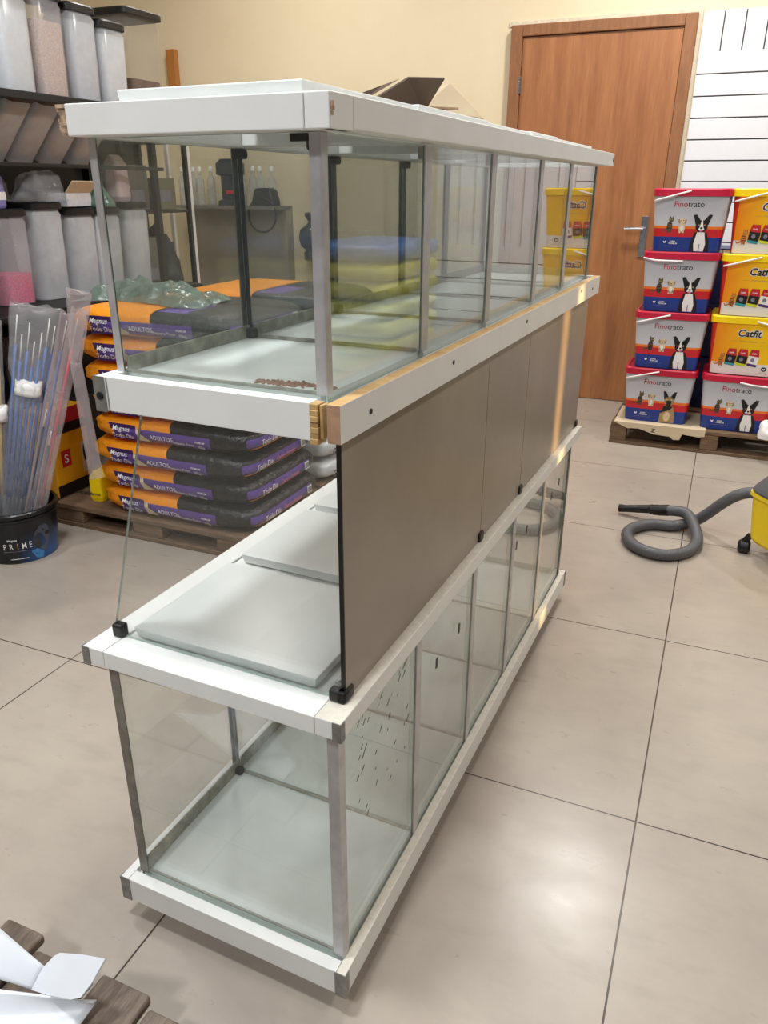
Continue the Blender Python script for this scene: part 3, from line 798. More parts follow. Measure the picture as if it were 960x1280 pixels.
hp = [(.262, 3.03, .222), (.215, 3.045, .222), (.168, 3.055, .198), (.125, 3.085, .148), (.085, 3.12, .088), (.04, 3.135, .040), (-.035, 3.09, .024), (-.12, 3.07, .023), (-.185, 3.0, .023),
      (-.198, 2.915, .023), (-.150, 2.82, .023), (-.055, 2.79, .023), (.025, 2.85, .023), (.058, 2.96, .026), (.038, 3.06, .050), (.0, 3.125, .071), (-.07, 3.150, .063)]
path = catmull(hp, 34)
rr = [.0215+.0011*math.sin(i*2.1) for i in range(len(path))]
hose = MB().tube([vl(p) for p in path], rr, 14).build('hose', M['vac_grey'], vac, smooth=True)
MB().tube([vl(p) for p in [(-.065, 3.150, .063), (-.10, 3.157, .055), (-.135, 3.165, .050), (-.140, 3.166, .050), (-.235, 3.185, .030), (-.262, 3.19, .026)]], [.0235, .0225, .021, .018, .015, .017], 16).build('nozzle', M['black'], hose)
MB().tube([vl(p) for p in [(.268, 3.028, .222), (.232, 3.040, .222)]], .028, 16).build('hose_collar', M['black'], hose)

# ------------------------------------------------------------------ bags of dog food on a pallet
def bag_mat(kind='orange'):
    t = NT('bag_print_'+kind); x, y, z = t.xyz(t.coord())
    n = t.noise(14, 5, .6); fine = t.noise(45, 4, .6)
    org, blk, pur = lin((244, 150, 24)), lin((15, 15, 20)), lin((98, 72, 150))
    right = t.math('GREATER_THAN', t.math('ADD', x, t.math('MULTIPLY', z, .45)), .035)
    c = t.mix(right, org, blk)
    front = t.math('LESS_THAN', y, -.20)
    band = t.math('MULTIPLY', t.math('LESS_THAN', z, .012), t.math('GREATER_THAN', z, -.036))
    band = t.math('MULTIPLY', band, front)
    band = t.math('MULTIPLY', band, t.math('MULTIPLY', t.math('GREATER_THAN', x, -.235), t.math('LESS_THAN', x, .20)))
    end = t.math('GREATER_THAN', x, .335)
    eb = t.math('MULTIPLY', end, t.math('MULTIPLY', t.math('LESS_THAN', z, .016), t.math('GREATER_THAN', z, -.016)))
    eb = t.math('MULTIPLY', eb, t.math('LESS_THAN', y, .17))
    eo = t.math('MULTIPLY', end, t.math('MULTIPLY', t.math('LESS_THAN', z, -.022), t.math('GREATER_THAN', z, -.035)))
    topb = t.math('MULTIPLY', t.math('GREATER_THAN', z, .022), t.math('MULTIPLY', t.math('GREATER_THAN', x, .03), t.math('LESS_THAN', x, .15)))
    topb = t.math('MULTIPLY', topb, t.math('MULTIPLY', t.math('GREATER_THAN', y, -.225), t.math('LESS_THAN', t.math('ADD', y, t.math('MULTIPLY', x, .4)), .02)))
    c = t.mix(t.math('MAXIMUM', t.math('MAXIMUM', band, eb), topb), c, pur); c = t.mix(eo, c, org)
    spark = t.math('MULTIPLY', right, t.math('GREATER_THAN', fine, .66))
    return t.done(t.bsdf(c, .36, 0, t.math('ADD', t.math('MULTIPLY', n, .8), t.math('MULTIPLY', fine, .5)), .030))
M['bag'] = bag_mat()
BA, BB, BHt = .365, .275, .0995
E1 = .22
def sgnp(v, e): return math.copysign(abs(v)**e, v)
def bag_mesh(mat, seed, a=BA, b=BB, h=BHt):
    N, K = 72, 16; R = []
    for i in range(K+1):
        ph = -PI/2+PI*i/K; cp = max(1e-3, math.cos(ph)); sp = math.sin(ph); ring = []
        for j in range(N):
            th = 2*PI*j/N
            x = a*cp**E1*sgnp(math.cos(th), .28); y = b*cp**E1*sgnp(math.sin(th), .28); z = h/2*sgnp(sp, .85)
            q = mnoise.noise((x*9+seed, y*9, z*12)); w = mnoise.noise((x*26+seed, y*26, z*20))
            k = 1+.012*q+.006*w
            if x < -.25: k += .03*mnoise.noise((y*20+seed, z*60, 3))
            ring.append((x*k, y*k, z*(1+.05*q*(1 if abs(z) < h*.4 else .1))))
        R.append(ring)
    return MB().rings(R)
def front_pt(u, v, L, h=BHt):
    s = min(.97, abs(v)/(h/2))**(1/.85); cp = math.sqrt(1-s*s)**E1
    return (u, -(BB*cp)-.0115-.0004*L, v)
def end_pt(u, v, L, h=BHt):
    s = min(.97, abs(v)/(h/2))**(1/.85); cp = math.sqrt(1-s*s)**E1
    return (BA*cp+.010+.0004*L, u, v)
def bag_labels(t, par):
    p = Print(front_pt)
    p.rect(-.248, -.125, -.040, .026, 'print_purple', 1, 6)
    p.text('Magnus', -.188, .001, .027, 'print_white', 2, .004, .25); p.text('Todo Dia', -.185, -.028, .026, 'print_white', 2, .004, .25)
    p.poly([(-.118, .0), (-.118, .022), (-.11, .012), (-.104, .022), (-.100, 0.), (-.085, -.01), (-.06, -.022), (-.06, -.03), (-.11, -.03)], 'print_cream', 2)
    p.text('ADULTOS', -.005, -.016, .023, 'print_white', 2, .004); p.text('Pequeno Porte', .092, -.021, .0155, 'print_white', 2)
    p.text('PREMIUM', .165, -.006, .010, 'print_white', 2, .01); p.text('15kg', .168, -.026, .016, 'print_white', 2, .01)
    p.build('front_print', par)
    p = Print(end_pt)
    p.text('Todo Dia', -.15, -.009, .028, 'print_white', 2, .008, .2); p.text('Carne e Frango', .0, -.008, .021, 'print_pink', 2, .006)
    p.rect(.12, .155, -.012, .018, 'print_white', 1, 2)
    for k in range(5): p.rect(.124+k*.006, .127+k*.006, -.008, .014, 'print_black', 2)
    p.build('end_print', par)
    mb = MB().rings([[(-BA-.004-(.016 if abs(k-3) < 3 else 0), -.22+.07*k, s*.002) for k in range(7)] for s in (-1, 1)], close=False, cap0=False, cap1=False)
    MB().box(-BA-.020, -BA+.01, -.20, .20, -.002, .002).build('crimped_end', M['bag'], par, bevel=.001)
bag0 = None
BX, BY0, BZ0 = -1.80, 2.455, .095
STEP = .0985
names = ['bottom', 'second', 'third', 'fourth', 'fifth', 'sixth', 'seventh', 'top', 'topmost']
protos = []
for k in range(3):
    t = thing('dog_food_bag', 'x', 'dog food bag', (0, 0, 0))
    body = bag_mesh(M['bag'], 5.3*k+1).build('sack', M['bag'], t, smooth=True)
    bag_labels(t, body); protos.append(t)
used = set()
offs = [(-.0, 0), (-.012, .006), (-.02, -.004), (.0, .002), (.012, -.006), (-.018, .004), (-.022, 0), (-.03, -.008)]
for k in range(8):
    src = protos[k % 3]; loc = (BX+offs[k][0], BY0+offs[k][1], BZ0+BHt/2+STEP*k)
    lb = {0: 'orange and black dog food bag lying on the pallet, bottom of the front stack', 7: 'topmost orange and black dog food bag, carrying the green-grey plastic wrap'}.get(k, names[k]+' orange and black dog food bag up from the pallet in the front stack')
    rz = random.uniform(-.012, .012)
    if k % 3 not in used:
        used.add(k % 3); r = src; r.location = loc; r.rotation_euler = (0, 0, rz); r['label'] = lb; r['group'] = 'dog food bags stacked on the pallet'
    else: dup(src, loc, rz, lb, 'dog food bags stacked on the pallet')
# second stack behind: grey sacks below, the same bags above
gt = thing('grey_sack', 'x', 'sack', (0, 0, 0))
gb = bag_mesh(M['silverbag'], 9.1).build('sack', M['silverbag'], gt, smooth=True)
p = Print(end_pt); p.text('GOIÁS', -.192, -.020, .040, 'print_black', 2, .02); p.text('GOIÁS', .09, -.022, .062, 'print_black', 2, .02); p.build('end_print', gb)
for k in range(8):
    loc = (BX+.0, BY0+.60, BZ0+BHt/2+STEP*k)
    if k < 4:
        lb = ['lowest', 'second', 'third', 'topmost'][k]+' silver-grey printed sack behind the orange bag stack'
        if k == 0: gt.location = loc; gt['label'] = lb; gt['group'] = 'silver sacks behind the orange bags'
        else: dup(gt, loc, 0, lb, 'silver sacks behind the orange bags')
    else:
        lb = ['lowest', 'second', 'third', 'topmost'][k-4]+' dog food bag on top of the silver sacks, behind the front stack'
        dup(protos[k % 3], loc, 0, lb, 'dog food bags in the rear stack')
pallet('wooden_pallet', 'long wooden pallet carrying the stacked dog food bags', -2.38, -1.46, 2.165, 3.33, BZ0-.002, M['pallet'], n=8, bw=.14)
# crumpled green-grey wrap on the top bag
def wrap_fn(u, v):
    x = -.28+.56*u; y = -.13+.26*v+.05*math.sin(u*5)
    z = .03+.035*math.sin(u*PI)*math.sin(v*PI)+.030*mnoise.noise((x*14, y*22, 1.3))+.014*mnoise.noise((x*40, y*46, 5))
    e = min(u, 1-u, v, 1-v)
    return (x+.02*mnoise.noise((y*20, x*9, 2)), y+.02*mnoise.noise((x*18, 0, 4)), max(.004, z*min(1, e*6+.25)))
o = MB().patch(wrap_fn, 56, 34).build('plastic_wrap', M['greenfilm'], smooth=True)
o.location = (-1.98, 2.44, BZ0+BHt+STEP*7-.004); o.rotation_euler = (0, 0, .10)
tag(o, 'crumpled green-grey plastic wrap on the topmost dog food bag', 'plastic wrap')
# yellow box and packet beside the bags
t = thing('yellow_pet_food_box', 'yellow and black pet food box standing behind the black bucket', 'box', (-2.45, 2.30, .095), 0)
MB().box(-.07, .07, -.10, .10, 0, .36, 0, None).build('carton', M['amber'], t, bevel=.004)
MB().box(.0702, .0712, -.10, .10, 0, .05).build('black_band', M['print_black'], t)
MB().box(.0702, .0712, -.10, .10, .26, .30).build('black_band', M['print_black'], t)
MB().box(.0702, .0712, -.10, .10, .301, .36).build('red_band', M['paint_red'], t)
p = Print(lambda u, v, L: (.0705+.0005*L, u, v)); p.rect(-.06, -.01, .12, .19, 'paint_red', 1); p.text('S', -.035, .137, .05, 'print_white', 2, .02)
p.rect(.05, .09, .07, .2, 'print_cream', 1); p.el(.07, .15, .012, .04, 'print_black', 2); p.build('label_print', t)
t = thing('food_packet', 'small yellow packet leaning between the box and the orange bags', 'packet', (-2.225, 2.29, .095), .1)
MB().rrect([(.03, .055, 0), (.034, .06, .02), (.03, .058, .10), (.004, .055, .13)], 28, 5).build('packet', M['yellow_lid'], t)
p = Print(lambda u, v, L: (u, -.0625-.0004*L, v)); p.text('Magnus', 0, .03, .018, 'print_brown', 1, .02); p.build('label_print', t)

# ------------------------------------------------------------------ black bucket with packed nets
PX, PY = -2.31, 1.915
def prime_mat():
    t = NT('black_bucket_print'); x, y, z = t.xyz(t.coord())
    g = t.math('MULTIPLY', t.ramp(x, -.02, .10), t.math('MULTIPLY', t.ramp(z, .12, .02), t.math('LESS_THAN', y, 0.)))
    c = t.mix(g, lin((18, 18, 22)), lin((40, 96, 160)))
    return t.done(t.bsdf(c, .3))
M['prime'] = prime_mat()
pb = thing('black_bucket', 'black round bucket with a dog print, holding plastic-wrapped nets', 'bucket', (PX, PY, 0), math.radians(50))
MB().lathe([(.126, 0), (.128, .004), (.146, .165), (.150, .168), (.150, .176), (.147, .178), (.149, .180), (.1535, .184), (.1535, .196), (.150, .20), (.141, .20), (.139, .17), (.120, .01)], 56, caps=True).build('shell', M['prime'], pb, smooth=False)
def cyl(u, v, L):
    r = .128+(.146-.128)*v/.165+.0008+.0003*L; a = -PI/2+u/r
    return (r*math.cos(a), r*math.sin(a), v)
p = Print(cyl)
M['print_gold'] = simple('print_gold', (200, 170, 110), .4)
for i, chx in enumerate('PRIME'):
    p.text(chx, -.058+i*.022, .062, .034, 'print_gold' if chx == 'I' else 'print_white', 2, .006, 0, .66)
p.text('Magnus', -.03, .096, .011, 'print_white', 2, .03)
p.rect(-.066, .020, .052, .0535, 'print_grey', 2, 8); p.rect(-.046, .018, .020, .0215, 'print_white', 2, 8); p.rect(-.11, -.09, .014, .024, 'print_white', 2, 2)
M['print_slate'] = simple('print_slate', (74, 78, 92), .5, var=.3, scale=40); M['print_dgrey'] = simple('print_darkgrey', (48, 50, 58), .5, var=.2, scale=40)
M['print_sky'] = simple('print_sky', (62, 128, 186), .5)
p.poly([(.048, .06), (.036, .082), (.05, .115), (.072, .137), (.094, .140), (.108, .125), (.112, .09), (.10, .06), (.084, .03)], 'print_slate', 2)
p.poly([(.044, .058), (.036, .085), (.052, .105), (.066, .09), (.072, .06), (.06, .046)], 'print_dgrey', 3)
p.el(.084, .118, .005, .004, 'print_black', 3); p.el(.100, .100, .010, .008, 'print_black', 3)
p.poly([(.028, .045), (.05, .05), (.075, .03), (.07, .005), (.045, .01)], 'print_sky', 1)
p.build('label_print', pb)

def lerp(a, b, t): return Vector(a)*(1-t)+Vector(b)*t
def sleeve_mesh(b, tp, w0, w1, th, n=26, seed=0, flare=1., mid=None):
    """flattened crumpled plastic sleeve from b to tp"""
    b, tp = Vector(b), Vector(tp); ax = (tp-b).normalized()
    view = Vector((PX, PY, -.5)).normalized(); side = ax.cross(view).normalized(); nr = side.cross(ax).normalized()
    R = []
    for i in range(n+1):
        t = i/n; c = lerp(b, tp, t); w = (w0*(1-t)+w1*t)
        if mid: w *= 1-mid[1]*math.exp(-((t-mid[0])/.06)**2)
        ring = []
        for k in range(20):
            a = 2*PI*k/20; q = mnoise.noise((t*9+seed, k*.9, seed*2.1))
            ww = w/2*(1+.10*q); hh = th/2*(1+.3*q)
            if t > .93: hh *= .5+.5*(1-t)/.07
            ring.append(tuple(c+side*ww*sgnp(math.cos(a), .8)+nr*hh*sgnp(math.sin(a), .8)+ax*(.02*q if t > .95 else 0)))
        R.append(ring)
    return R
def o3(p, o): return tuple(Vector(p)-Vector(o))
def pack(name, label, b, tp, w0, w1, th, rods, film_key, seed, mid=None, band=None, group='plastic-wrapped nets in the black bucket'):
    t = thing(name, label, 'net pack', b, 0, group)
    R = [[o3(p, b) for p in r] for r in sleeve_mesh(b, tp, w0, w1, th, seed=seed, mid=mid)]
    MB().rings(R).build('plastic_sleeve', M[film_key], t, smooth=True)
    bv, tv = Vector(b), Vector(tp); ax = (tv-bv).normalized()
    view = Vector((PX, PY, -.5)).normalized(); side = ax.cross(view).normalized(); nr = side.cross(ax).normalized()
    rnd = random.Random(seed)
    for i, (s, key, t0, t1) in enumerate(rods):
        a = lerp(b, tp, t0)+side*s*w0*.5+nr*rnd.uniform(-.3, .3)*th; c = lerp(b, tp, t1)+side*s*w1*.5+nr*rnd.uniform(-.3, .3)*th
        m_ = lerp(a, c, .87)
        rod = MB().tube([o3(a, b), o3(m_, b)], .0058, 8).build('net_handle', key, t, smooth=True)
        MB().tube([o3(m_, b), o3(c, b)], .0022, 6).build('wire_end', M['wire_white'], rod, smooth=True)
        q = lerp(a, c, .02)
        MB().tube([o3(q, b), o3(lerp(a, c, .16), b)], [.012, .009], 8, flat=.6).build('net_mesh', M['print_dgrey'], rod, smooth=True)
    if band:
        c0, c1 = lerp(b, tp, band[0]), lerp(b, tp, band[1])
        RR = sleeve_mesh(c0, c1, band[2], band[2], th*1.15, n=4, seed=seed)
        MB().rings([[o3(p, b) for p in r] for r in RR]).build('paper_band', M['print_white'], t, smooth=True)
    return t
M['rod_blue'] = simple('blue_handle', (52, 92, 158), .35); M['rod_red'] = simple('red_handle', (190, 52, 74), .35); M['rod_yel'] = simple('yellow_handle', (190, 160, 84), .4)
M['rod_navy'] = simple('navy_handle', (44, 60, 96), .4)
pack('net_pack', 'bundle of yellow-handled nets in clear plastic at the edge of the black bucket', (-2.378, 1.845, .10), (-2.285, 1.925, .86), .13, .10, .07,
     [(-.7, M['rod_yel'], .05, .9), (-.3, M['rod_yel'], .05, .85), (.1, M['rod_yel'], .05, .93), (.5, M['rod_yel'], .05, .8), (.8, M['rod_navy'], .05, .86)], 'bagfilm', 3, band=(.55, .62, .13))
pack('net_pack', 'bundle of blue-handled nets in clear plastic with a white paper band', (-2.33, 1.90, .06), (-2.172, 2.047, .90), .10, .165, .06,
     [(-.8, M['rod_blue'], .05, .93), (-.55, M['rod_blue'], .05, .96), (-.3, M['rod_blue'], .05, .9), (-.05, M['rod_blue'], .05, .86), (.2, M['rod_blue'], .05, .93), (.45, M['rod_blue'], .05, .88), (.7, M['rod_blue'], .05, .95)],
     'bagfilm', 8, mid=(.66, .32), band=(.635, .695, .088))
pack('net_pack', 'single blue-handled net in a long slanting plastic sleeve', (-2.262, 1.885, .045), (-2.085, 2.095, .875), .040, .048, .014, [(-.1, M['rod_blue'], .03, .97), (.4, M['print_dgrey'], .03, .6)], 'sleevefilm', 12)
pack('net_pack', 'single red-handled net in a long slanting plastic sleeve', (-2.235, 1.90, .045), (-2.045, 2.110, .885), .042, .055, .016, [(0., M['rod_red'], .03, .97), (.45, M['print_dgrey'], .03, .5)], 'sleevefilm', 15)
t = thing('empty_sleeve', 'empty pinkish plastic sleeve hanging over the bucket beside the orange bags', 'plastic sleeve', (-2.03, 2.07, .26))
R = sleeve_mesh((-2.026, 2.055, .285), (-2.032, 2.045, .72), .05, .04, .012, seed=21)
MB().rings([[o3(p, (-2.03, 2.07, .26)) for p in r] for r in R]).build('film_tube', M['sleevefilm'], t, smooth=True)
R = sleeve_mesh((-2.020, 2.066, .845), (-1.998, 2.083, .955), .045, .085, .006, seed=24)
R = [[o3(p, (-2.03, 2.07, .26)) for p in r] for r in R]
R = [[o3(p, (-2.03, 2.07, .26)) for p in r] for r in sleeve_mesh((-2.032, 2.045, .72), (-2.003, 2.080, .955), .04, .085, .008, seed=24)]
MB().rings(R).build('sleeve_flap', M['sleevefilm'], t, smooth=True)

# ------------------------------------------------------------------ shelving with tubs on the left
SX = -2.6
sh = thing('metal_shelf', 'black metal display shelf with plastic tubs behind the dog food bags', 'shelf', (-2.85, 3.0, 0))
so = (-2.85, 3.0, 0)
def sb(name, *b): MB(so).box(*b).build(name, M['blackmetal'], sh, bevel=.003)
def tb(name, pts, r=.011): MB(so).tube(pts, r, 8).build(name, M['blackmetal'], sh)
sb('shelf_board', -2.98, -2.395, 1.75, 3.36, 1.572, 1.590)
sb('front_rail', -2.402, -2.385, 1.75, 2.93, 1.566, 1.594)
sb('front_rail', -2.61, -2.590, 1.75, 3.36, 1.352, 1.368)
sb('shelf_board', -3.02, -2.42, 1.75, 3.36, .815, .835)
sb('shelf_board', -3.02, -2.55, 1.75, 3.36, .40, .42)
for y in (2.20, 3.31):
    sb('upright', -2.63, -2.60, y-.016, y+.016, 0, 1.57); sb('upright', -3.03, -3.0, y-.016, y+.016, 0, 1.57)
tb('bracket', [(-2.60, 2.235, 1.36), (-2.41, 2.235, 1.575)], .012)
sb('back_panel', -3.06, -3.035, 1.75, 3.36, .0, 1.56)
def tub(name, label, w, dp, h, fill=None, fh=.5, film_key='plastic_milky', e=5., group=None, lidtilt=0):
    t = thing(name, label, 'tub', (0, 0, 0), 0, group)
    MB().rrect([(dp*.88, w*.88, 0), (dp*.9, w*.9, .004), (dp*.985, w*.985, h*.93), (dp*.93, w*.93, h*.955), (dp*.93, w*.93, h)], 40, e).build('body', M[film_key], t, smooth=True)
    MB().rrect([(dp*1.0, w*1.0, h-.004), (dp*1.06, w*1.06, h-.002), (dp*1.06, w*1.06, h+.018), (dp*1.0, w*1.0, h+.024), (dp*.9, w*.9, h+.024), (dp*.86, w*.86, h+.016)], 40, e).build('lid', M['black'], t)
    if fill: MB().rrect([(dp*.86, w*.86, .004), (dp*(.86+.09*fh), w*(.86+.09*fh), h*fh-.004), (dp*.5, w*.5, h*fh)], 32, e).build('contents', M[fill], t)
    return t
GT = 'plastic tubs on the top shelf'
rows = [(2.39, .308, 'powder', .85, 'milky white tub on the top shelf, cropped by the picture edge'),
        (2.555, .322, 'grain', .78, 'milky tub full of beige-pink grain on the top shelf'),
        (2.728, .306, 'powder_grey', .9, 'grey milky tub on the top shelf beside the beige grain tub'),
        (2.895, .276, 'powder', .92, 'shorter white-filled tub on the top shelf beside the clear box')]
for y, h, fk, fh, lb in rows:
    t = tub('plastic_tub', lb, .077, .074, h, fk, fh, 'plastic_half' if fk == 'grain' else 'plastic_milky', group=GT); t.location = (-2.485, y, 1.591)
t = tub('clear_storage_box', 'large clear box with brown powder and slanting black lid at the shelf end', .122, .155, .375, 'powder_brown', .36, 'plastic_clear', 9., None); t.location = (-2.665, 3.22, 1.591)
# tubs tipped forward under the top shelf
tlt = tub('tilted_tub', 'x', .070, .075, .285, 'powder_grey', .8, group='tubs tipped forward under the top shelf')
tl_lab = ['tipped milky tub under the top shelf next to the black bracket', 'brownish tipped tub in the middle under the top shelf', 'tipped tub under the top shelf closest to the white rack', 'pale tipped tub under the top shelf, partly behind the rack corner post']
for k, y in enumerate((2.40, 2.545, 2.70, 2.86)):
    loc = (-2.70, y, 1.405); rot = (0, math.radians(42), 0)
    if k == 0: tlt.location = loc; tlt.rotation_euler = rot; tlt['label'] = tl_lab[0]
    else: dup(tlt, loc, None, tl_lab[k], rot=rot)
G3 = 'lidded tubs on the middle shelf'
r3 = [(2.405, .340, 'gravel_pink', .36, 'milky tub with bright pink gravel at its bottom'), (2.60, .362, 'powder_grey', .0, 'tall empty milky tub between the gravel tub and another'),
      (2.79, .335, 'powder_grey', .0, 'empty grey-looking milky tub by the rack corner post'), (2.955, .335, 'powder_grey', .8, 'milky tub seen through the end glass, behind the green cone'), (3.155, .355, 'powder_grey', .85, 'milky tub seen through the end glass by the shelf upright')]
for y, h, fk, fh, lb in r3:
    t = tub('plastic_tub', lb, .084, .084, h, fk if fh else None, fh, 'plastic_half' if fk == 'gravel_pink' else 'plastic_milky', group=G3); t.location = (-2.687, y, .836)
# clutter above the middle row
tag(crumple((-2.67, 2.62, 1.226), .10, .13, .10, 11).build('plastic_bag', M['bagfilm'], smooth=True), 'crumpled clear plastic bag lying on the tub lids', 'plastic bag').location = (-2.67, 2.62, 1.2245)
tag(crumple((-2.76, 2.47, 1.226), .08, .10, .13, 17).build('plastic_bag', M['bagfilm'], smooth=True), 'shiny clear plastic bundle behind the crumpled bag on the tubs', 'plastic bag').location = (-2.78, 2.47, 1.2245)
t = thing('small_packet', 'purple and white packet on the pink gravel tub', 'packet', (-2.70, 2.42, 1.201), .2)
MB().rrect([(.03, .035, 0), (.034, .04, .01), (.032, .04, .11), (.004, .038, .14)], 24, 4).build('packet', simple('lilac_print', (136, 128, 186), .4, var=.2, scale=30), t)
MB().box(.0335, .0345, -.03, .03, .03, .06).build('white_label', M['print_white'], t)
t = thing('small_carton', 'tan carton with a black mark on the pink gravel tub', 'carton', (-2.72, 2.31, 1.201), .05)
MB().box(-.04, .04, -.045, .045, 0, .11).build('carton', M['kraft'], t, bevel=.002)
MB().box(.0402, .0408, -.01, .03, .03, .085).build('black_mark', M['print_black'], t)
t = thing('grey_box', 'grey opened box on the tub lids by the rack corner post', 'box', (-2.70, 2.80, 1.201), .15)
MB().box(-.07, .07, -.09, .09, 0, .055).build('tray', M['powder_grey'], t, bevel=.003)
MB().prism([(.07, -.09, .055), (.07, .09, .055), (.11, .09, .10), (.11, -.09, .10)], (-.003, 0, .003)).build('flap', M['kraft_pale'], t)
t = thing('green_cone', 'green tied plastic bag standing on a tub lid, seen through the end glass', 'tied bag', (-2.66, 2.96, 1.197))
MB().lathe([(.075, 0), (.07, .02), (.035, .075), (.014, .10), (.022, .118), (.026, .135), (.012, .15), (.004, .155)], 20).build('tied_bag', simple('green_plastic', (86, 118, 104), .25, var=.25, scale=20, bump=.01), t, smooth=True)
t = thing('small_packet', 'pale pink packet beside the green tied bag on the middle tubs', 'packet', (-2.70, 3.14, 1.218), .3)
MB().rrect([(.04, .06, 0), (.045, .07, .02), (.04, .065, .16), (.006, .06, .2)], 24, 4).build('packet', simple('pale_pink_print', (196, 176, 182), .4, var=.15, scale=20), t)
# low shelf things
for k, (y, cc, lb) in enumerate(((1.98, (120, 40, 60), 'dark red box on the lowest shelf board behind the nets'), (2.42, (60, 60, 66), 'charcoal box on the lowest shelf board behind the bags'))):
    t = thing('shelf_box', lb, 'box', (-2.75, y, .421))
    MB().box(-.12, .12, -.15, .15, 0, .30).build('carton', simple('box_%d' % k, cc, .5), t, bevel=.003)
    MB().box(.1205, .1212, -.10, .10, .08, .2).build('label', M['print_grey'], t)

# second shelf bay, seen through the upper tank only
s2 = thing('metal_shelf', 'dark slim shelf with boxes seen through the end glass beyond the tubs', 'shelf', (-3.02, 3.65, 0))
o2 = (-3.02, 3.65, 0)
for z in (.25, .75, 1.15, 1.50): MB(o2).box(-3.2, -2.86, 3.38, 3.92, z, z+.015).build('shelf_board', M['blackmetal'], s2)
for y in (3.39, 3.91):
    for x in (-3.19, -2.88): MB(o2).box(x, x+.022, y-.011, y+.011, 0, 1.60).build('upright', M['blackmetal'], s2)
for k, (y, z, c, h, lb) in enumerate(((3.55, 1.166, (96, 90, 88), .22, 'grey box on the upper board of the dark slim shelf'), (3.78, 1.166, (120, 116, 96), .16, 'olive box on the upper board of the dark slim shelf'), (3.65, 1.516, (60, 66, 92), .2, 'blue-grey box on the top board of the dark slim shelf'), (3.6, .766, (104, 100, 96), .26, 'grey box on the lower board of the dark slim shelf'))):
    t = thing('shelf_box', lb, 'box', (-3.02, y, z)); MB().box(-.1, .1, -.09, .09, 0, h).build('carton', simple('sbox%d' % k, c, .5, var=.15), t, bevel=.003)
    MB().box(.1004, .101, -.05, .05, .04, .1).build('label', M['print_grey'], t)
MB(o2).box(-3.215, -3.20, 3.36, 3.93, 0, 1.60).build('back_panel', M['blackmetal'], s2)
# white tube frame
st = thing('tube_stand', 'white tubular metal stand behind the rear bag stack', 'stand', (-3.07, 4.12, 0))
for x in (-.075, .065):
    MB().box(x-.013, x+.013, -.013, .013, 0.02, 1.62).build('post', M['wire_white'], st, bevel=.003)
    MB().box(x-.016, x+.016, -.25, .25, 0, .02).build('foot', M['wire_white'], st)
MB().box(-.062, .052, -.010, .010, .70, .725).build('crossbar', M['wire_white'], st); MB().box(-.088, .078, -.012, .012, 1.62, 1.645).build('crossbar', M['wire_white'], st)
tag(crumple((-3.0, 4.0, .726), .14, .10, .30, 29, mlt=.25).build('black_bag', simple('black_cloth', (42, 44, 50), .6, var=.3, bump=.01), smooth=True), 'black cloth bag slumped on the dark slim shelf by the white tubular stand', 'bag').location = (-3.03, 3.80, .7655)
# wall shelf with bottles
ws = thing('wall_shelf', 'grey wall shelf with clear bottles on the cream wall, seen through the tank', 'shelf', (-3.30, YB-.15, 1.14))
MB().box(-.44, .40, -.14, .149, 0, .022).build('shelf_board', simple('grey_board', (120, 114, 108), .6), ws, bevel=.002)
MB().box(-.40, .40, .06, .149, -.80, -.001).build('shelf_shadow_slab', simple('shelf_shadow_grey', (158, 148, 134), .6, var=.08, scale=4), ws)  # grey slab added as the shadow below the shelf
bt = thing('bottle', 'x', 'bottle', (0, 0, 0), 0)
MB().lathe([(.028, 0), (.03, .006), (.03, .16), (.013, .20), (.012, .225)], 18).build('body', M['bottle'], bt, smooth=True)
MB().lathe([(.014, .222), (.014, .25), (.012, .252)], 14).build('cap', M['print_white'], bt)
for k in range(9):
    x = -.39+.074*k+(.20 if k > 3 else 0); loc = (-3.30+x, YB-.18+.03*(k % 2), 1.1625)
    if x > .38: continue
    w_ = ['first', 'second', 'third', 'fourth', 'fifth', 'sixth', 'seventh', 'eighth', 'ninth'][k]
    lb = w_+' clear bottle along the wall shelf, counted from the white stand'
    if k == 0: bt.location = loc; bt['label'] = lb; bt['group'] = 'clear bottles on the wall shelf'
    else: dup(bt, loc, 0, lb, 'clear bottles on the wall shelf')
kt = thing('coffee_maker', 'dark glossy coffee maker with a red light on the wall shelf', 'coffee maker', (-3.30+.005, YB-.16, 1.1625))
MB().rrect([(.085, .075, 0), (.085, .075, .03), (.05, .07, .04), (.05, .07, .19), (.09, .075, .20), (.09, .075, .27), (.06, .05, .30)], 32, 4).build('housing', M['dark_glass'], kt)
MB().box(.01, .06, -.083, -.0765, .075, .10).build('red_light', M['red_led'], kt)
t = thing('black_appliance', 'small black appliance at the end of the wall shelf above a coiled cable', 'appliance', (-3.0, YB-.19, 1.1625))
MB().rrect([(.09, .06, 0), (.092, .062, .02), (.07, .055, .10), (.05, .04, .115)], 28, 5).build('housing', M['black'], t)
MB().tube([(.0+.11*math.cos(a), -.055-.004*a/6, -.06+.11*math.sin(a)) for a in [k*PI/9 for k in range(37)]], .006, 6).build('coiled_cable', M['blackmetal'], t, smooth=True)
# pipe with round vessel on the wall
t = thing('water_filter', 'dark bulb-shaped vessel on a thin white pipe along the wall', 'water filter', (-2.70, YB-.07, 0))
MB().tube([(0, .04, 0), (0, .04, 1.6)], .014, 10).build('pipe', M['wire_white'], t)
MB().lathe([(.02, .80), (.055, .81), (.058, .86), (.04, .875), (.075, .90), (.09, .95), (.08, 1.01), (.04, 1.04), (.02, 1.06), (.045, 1.10), (.045, 1.12), (.01, 1.125)], 24, (0, -.03, 0)).build('vessel', M['dark_glass'], t, smooth=True)

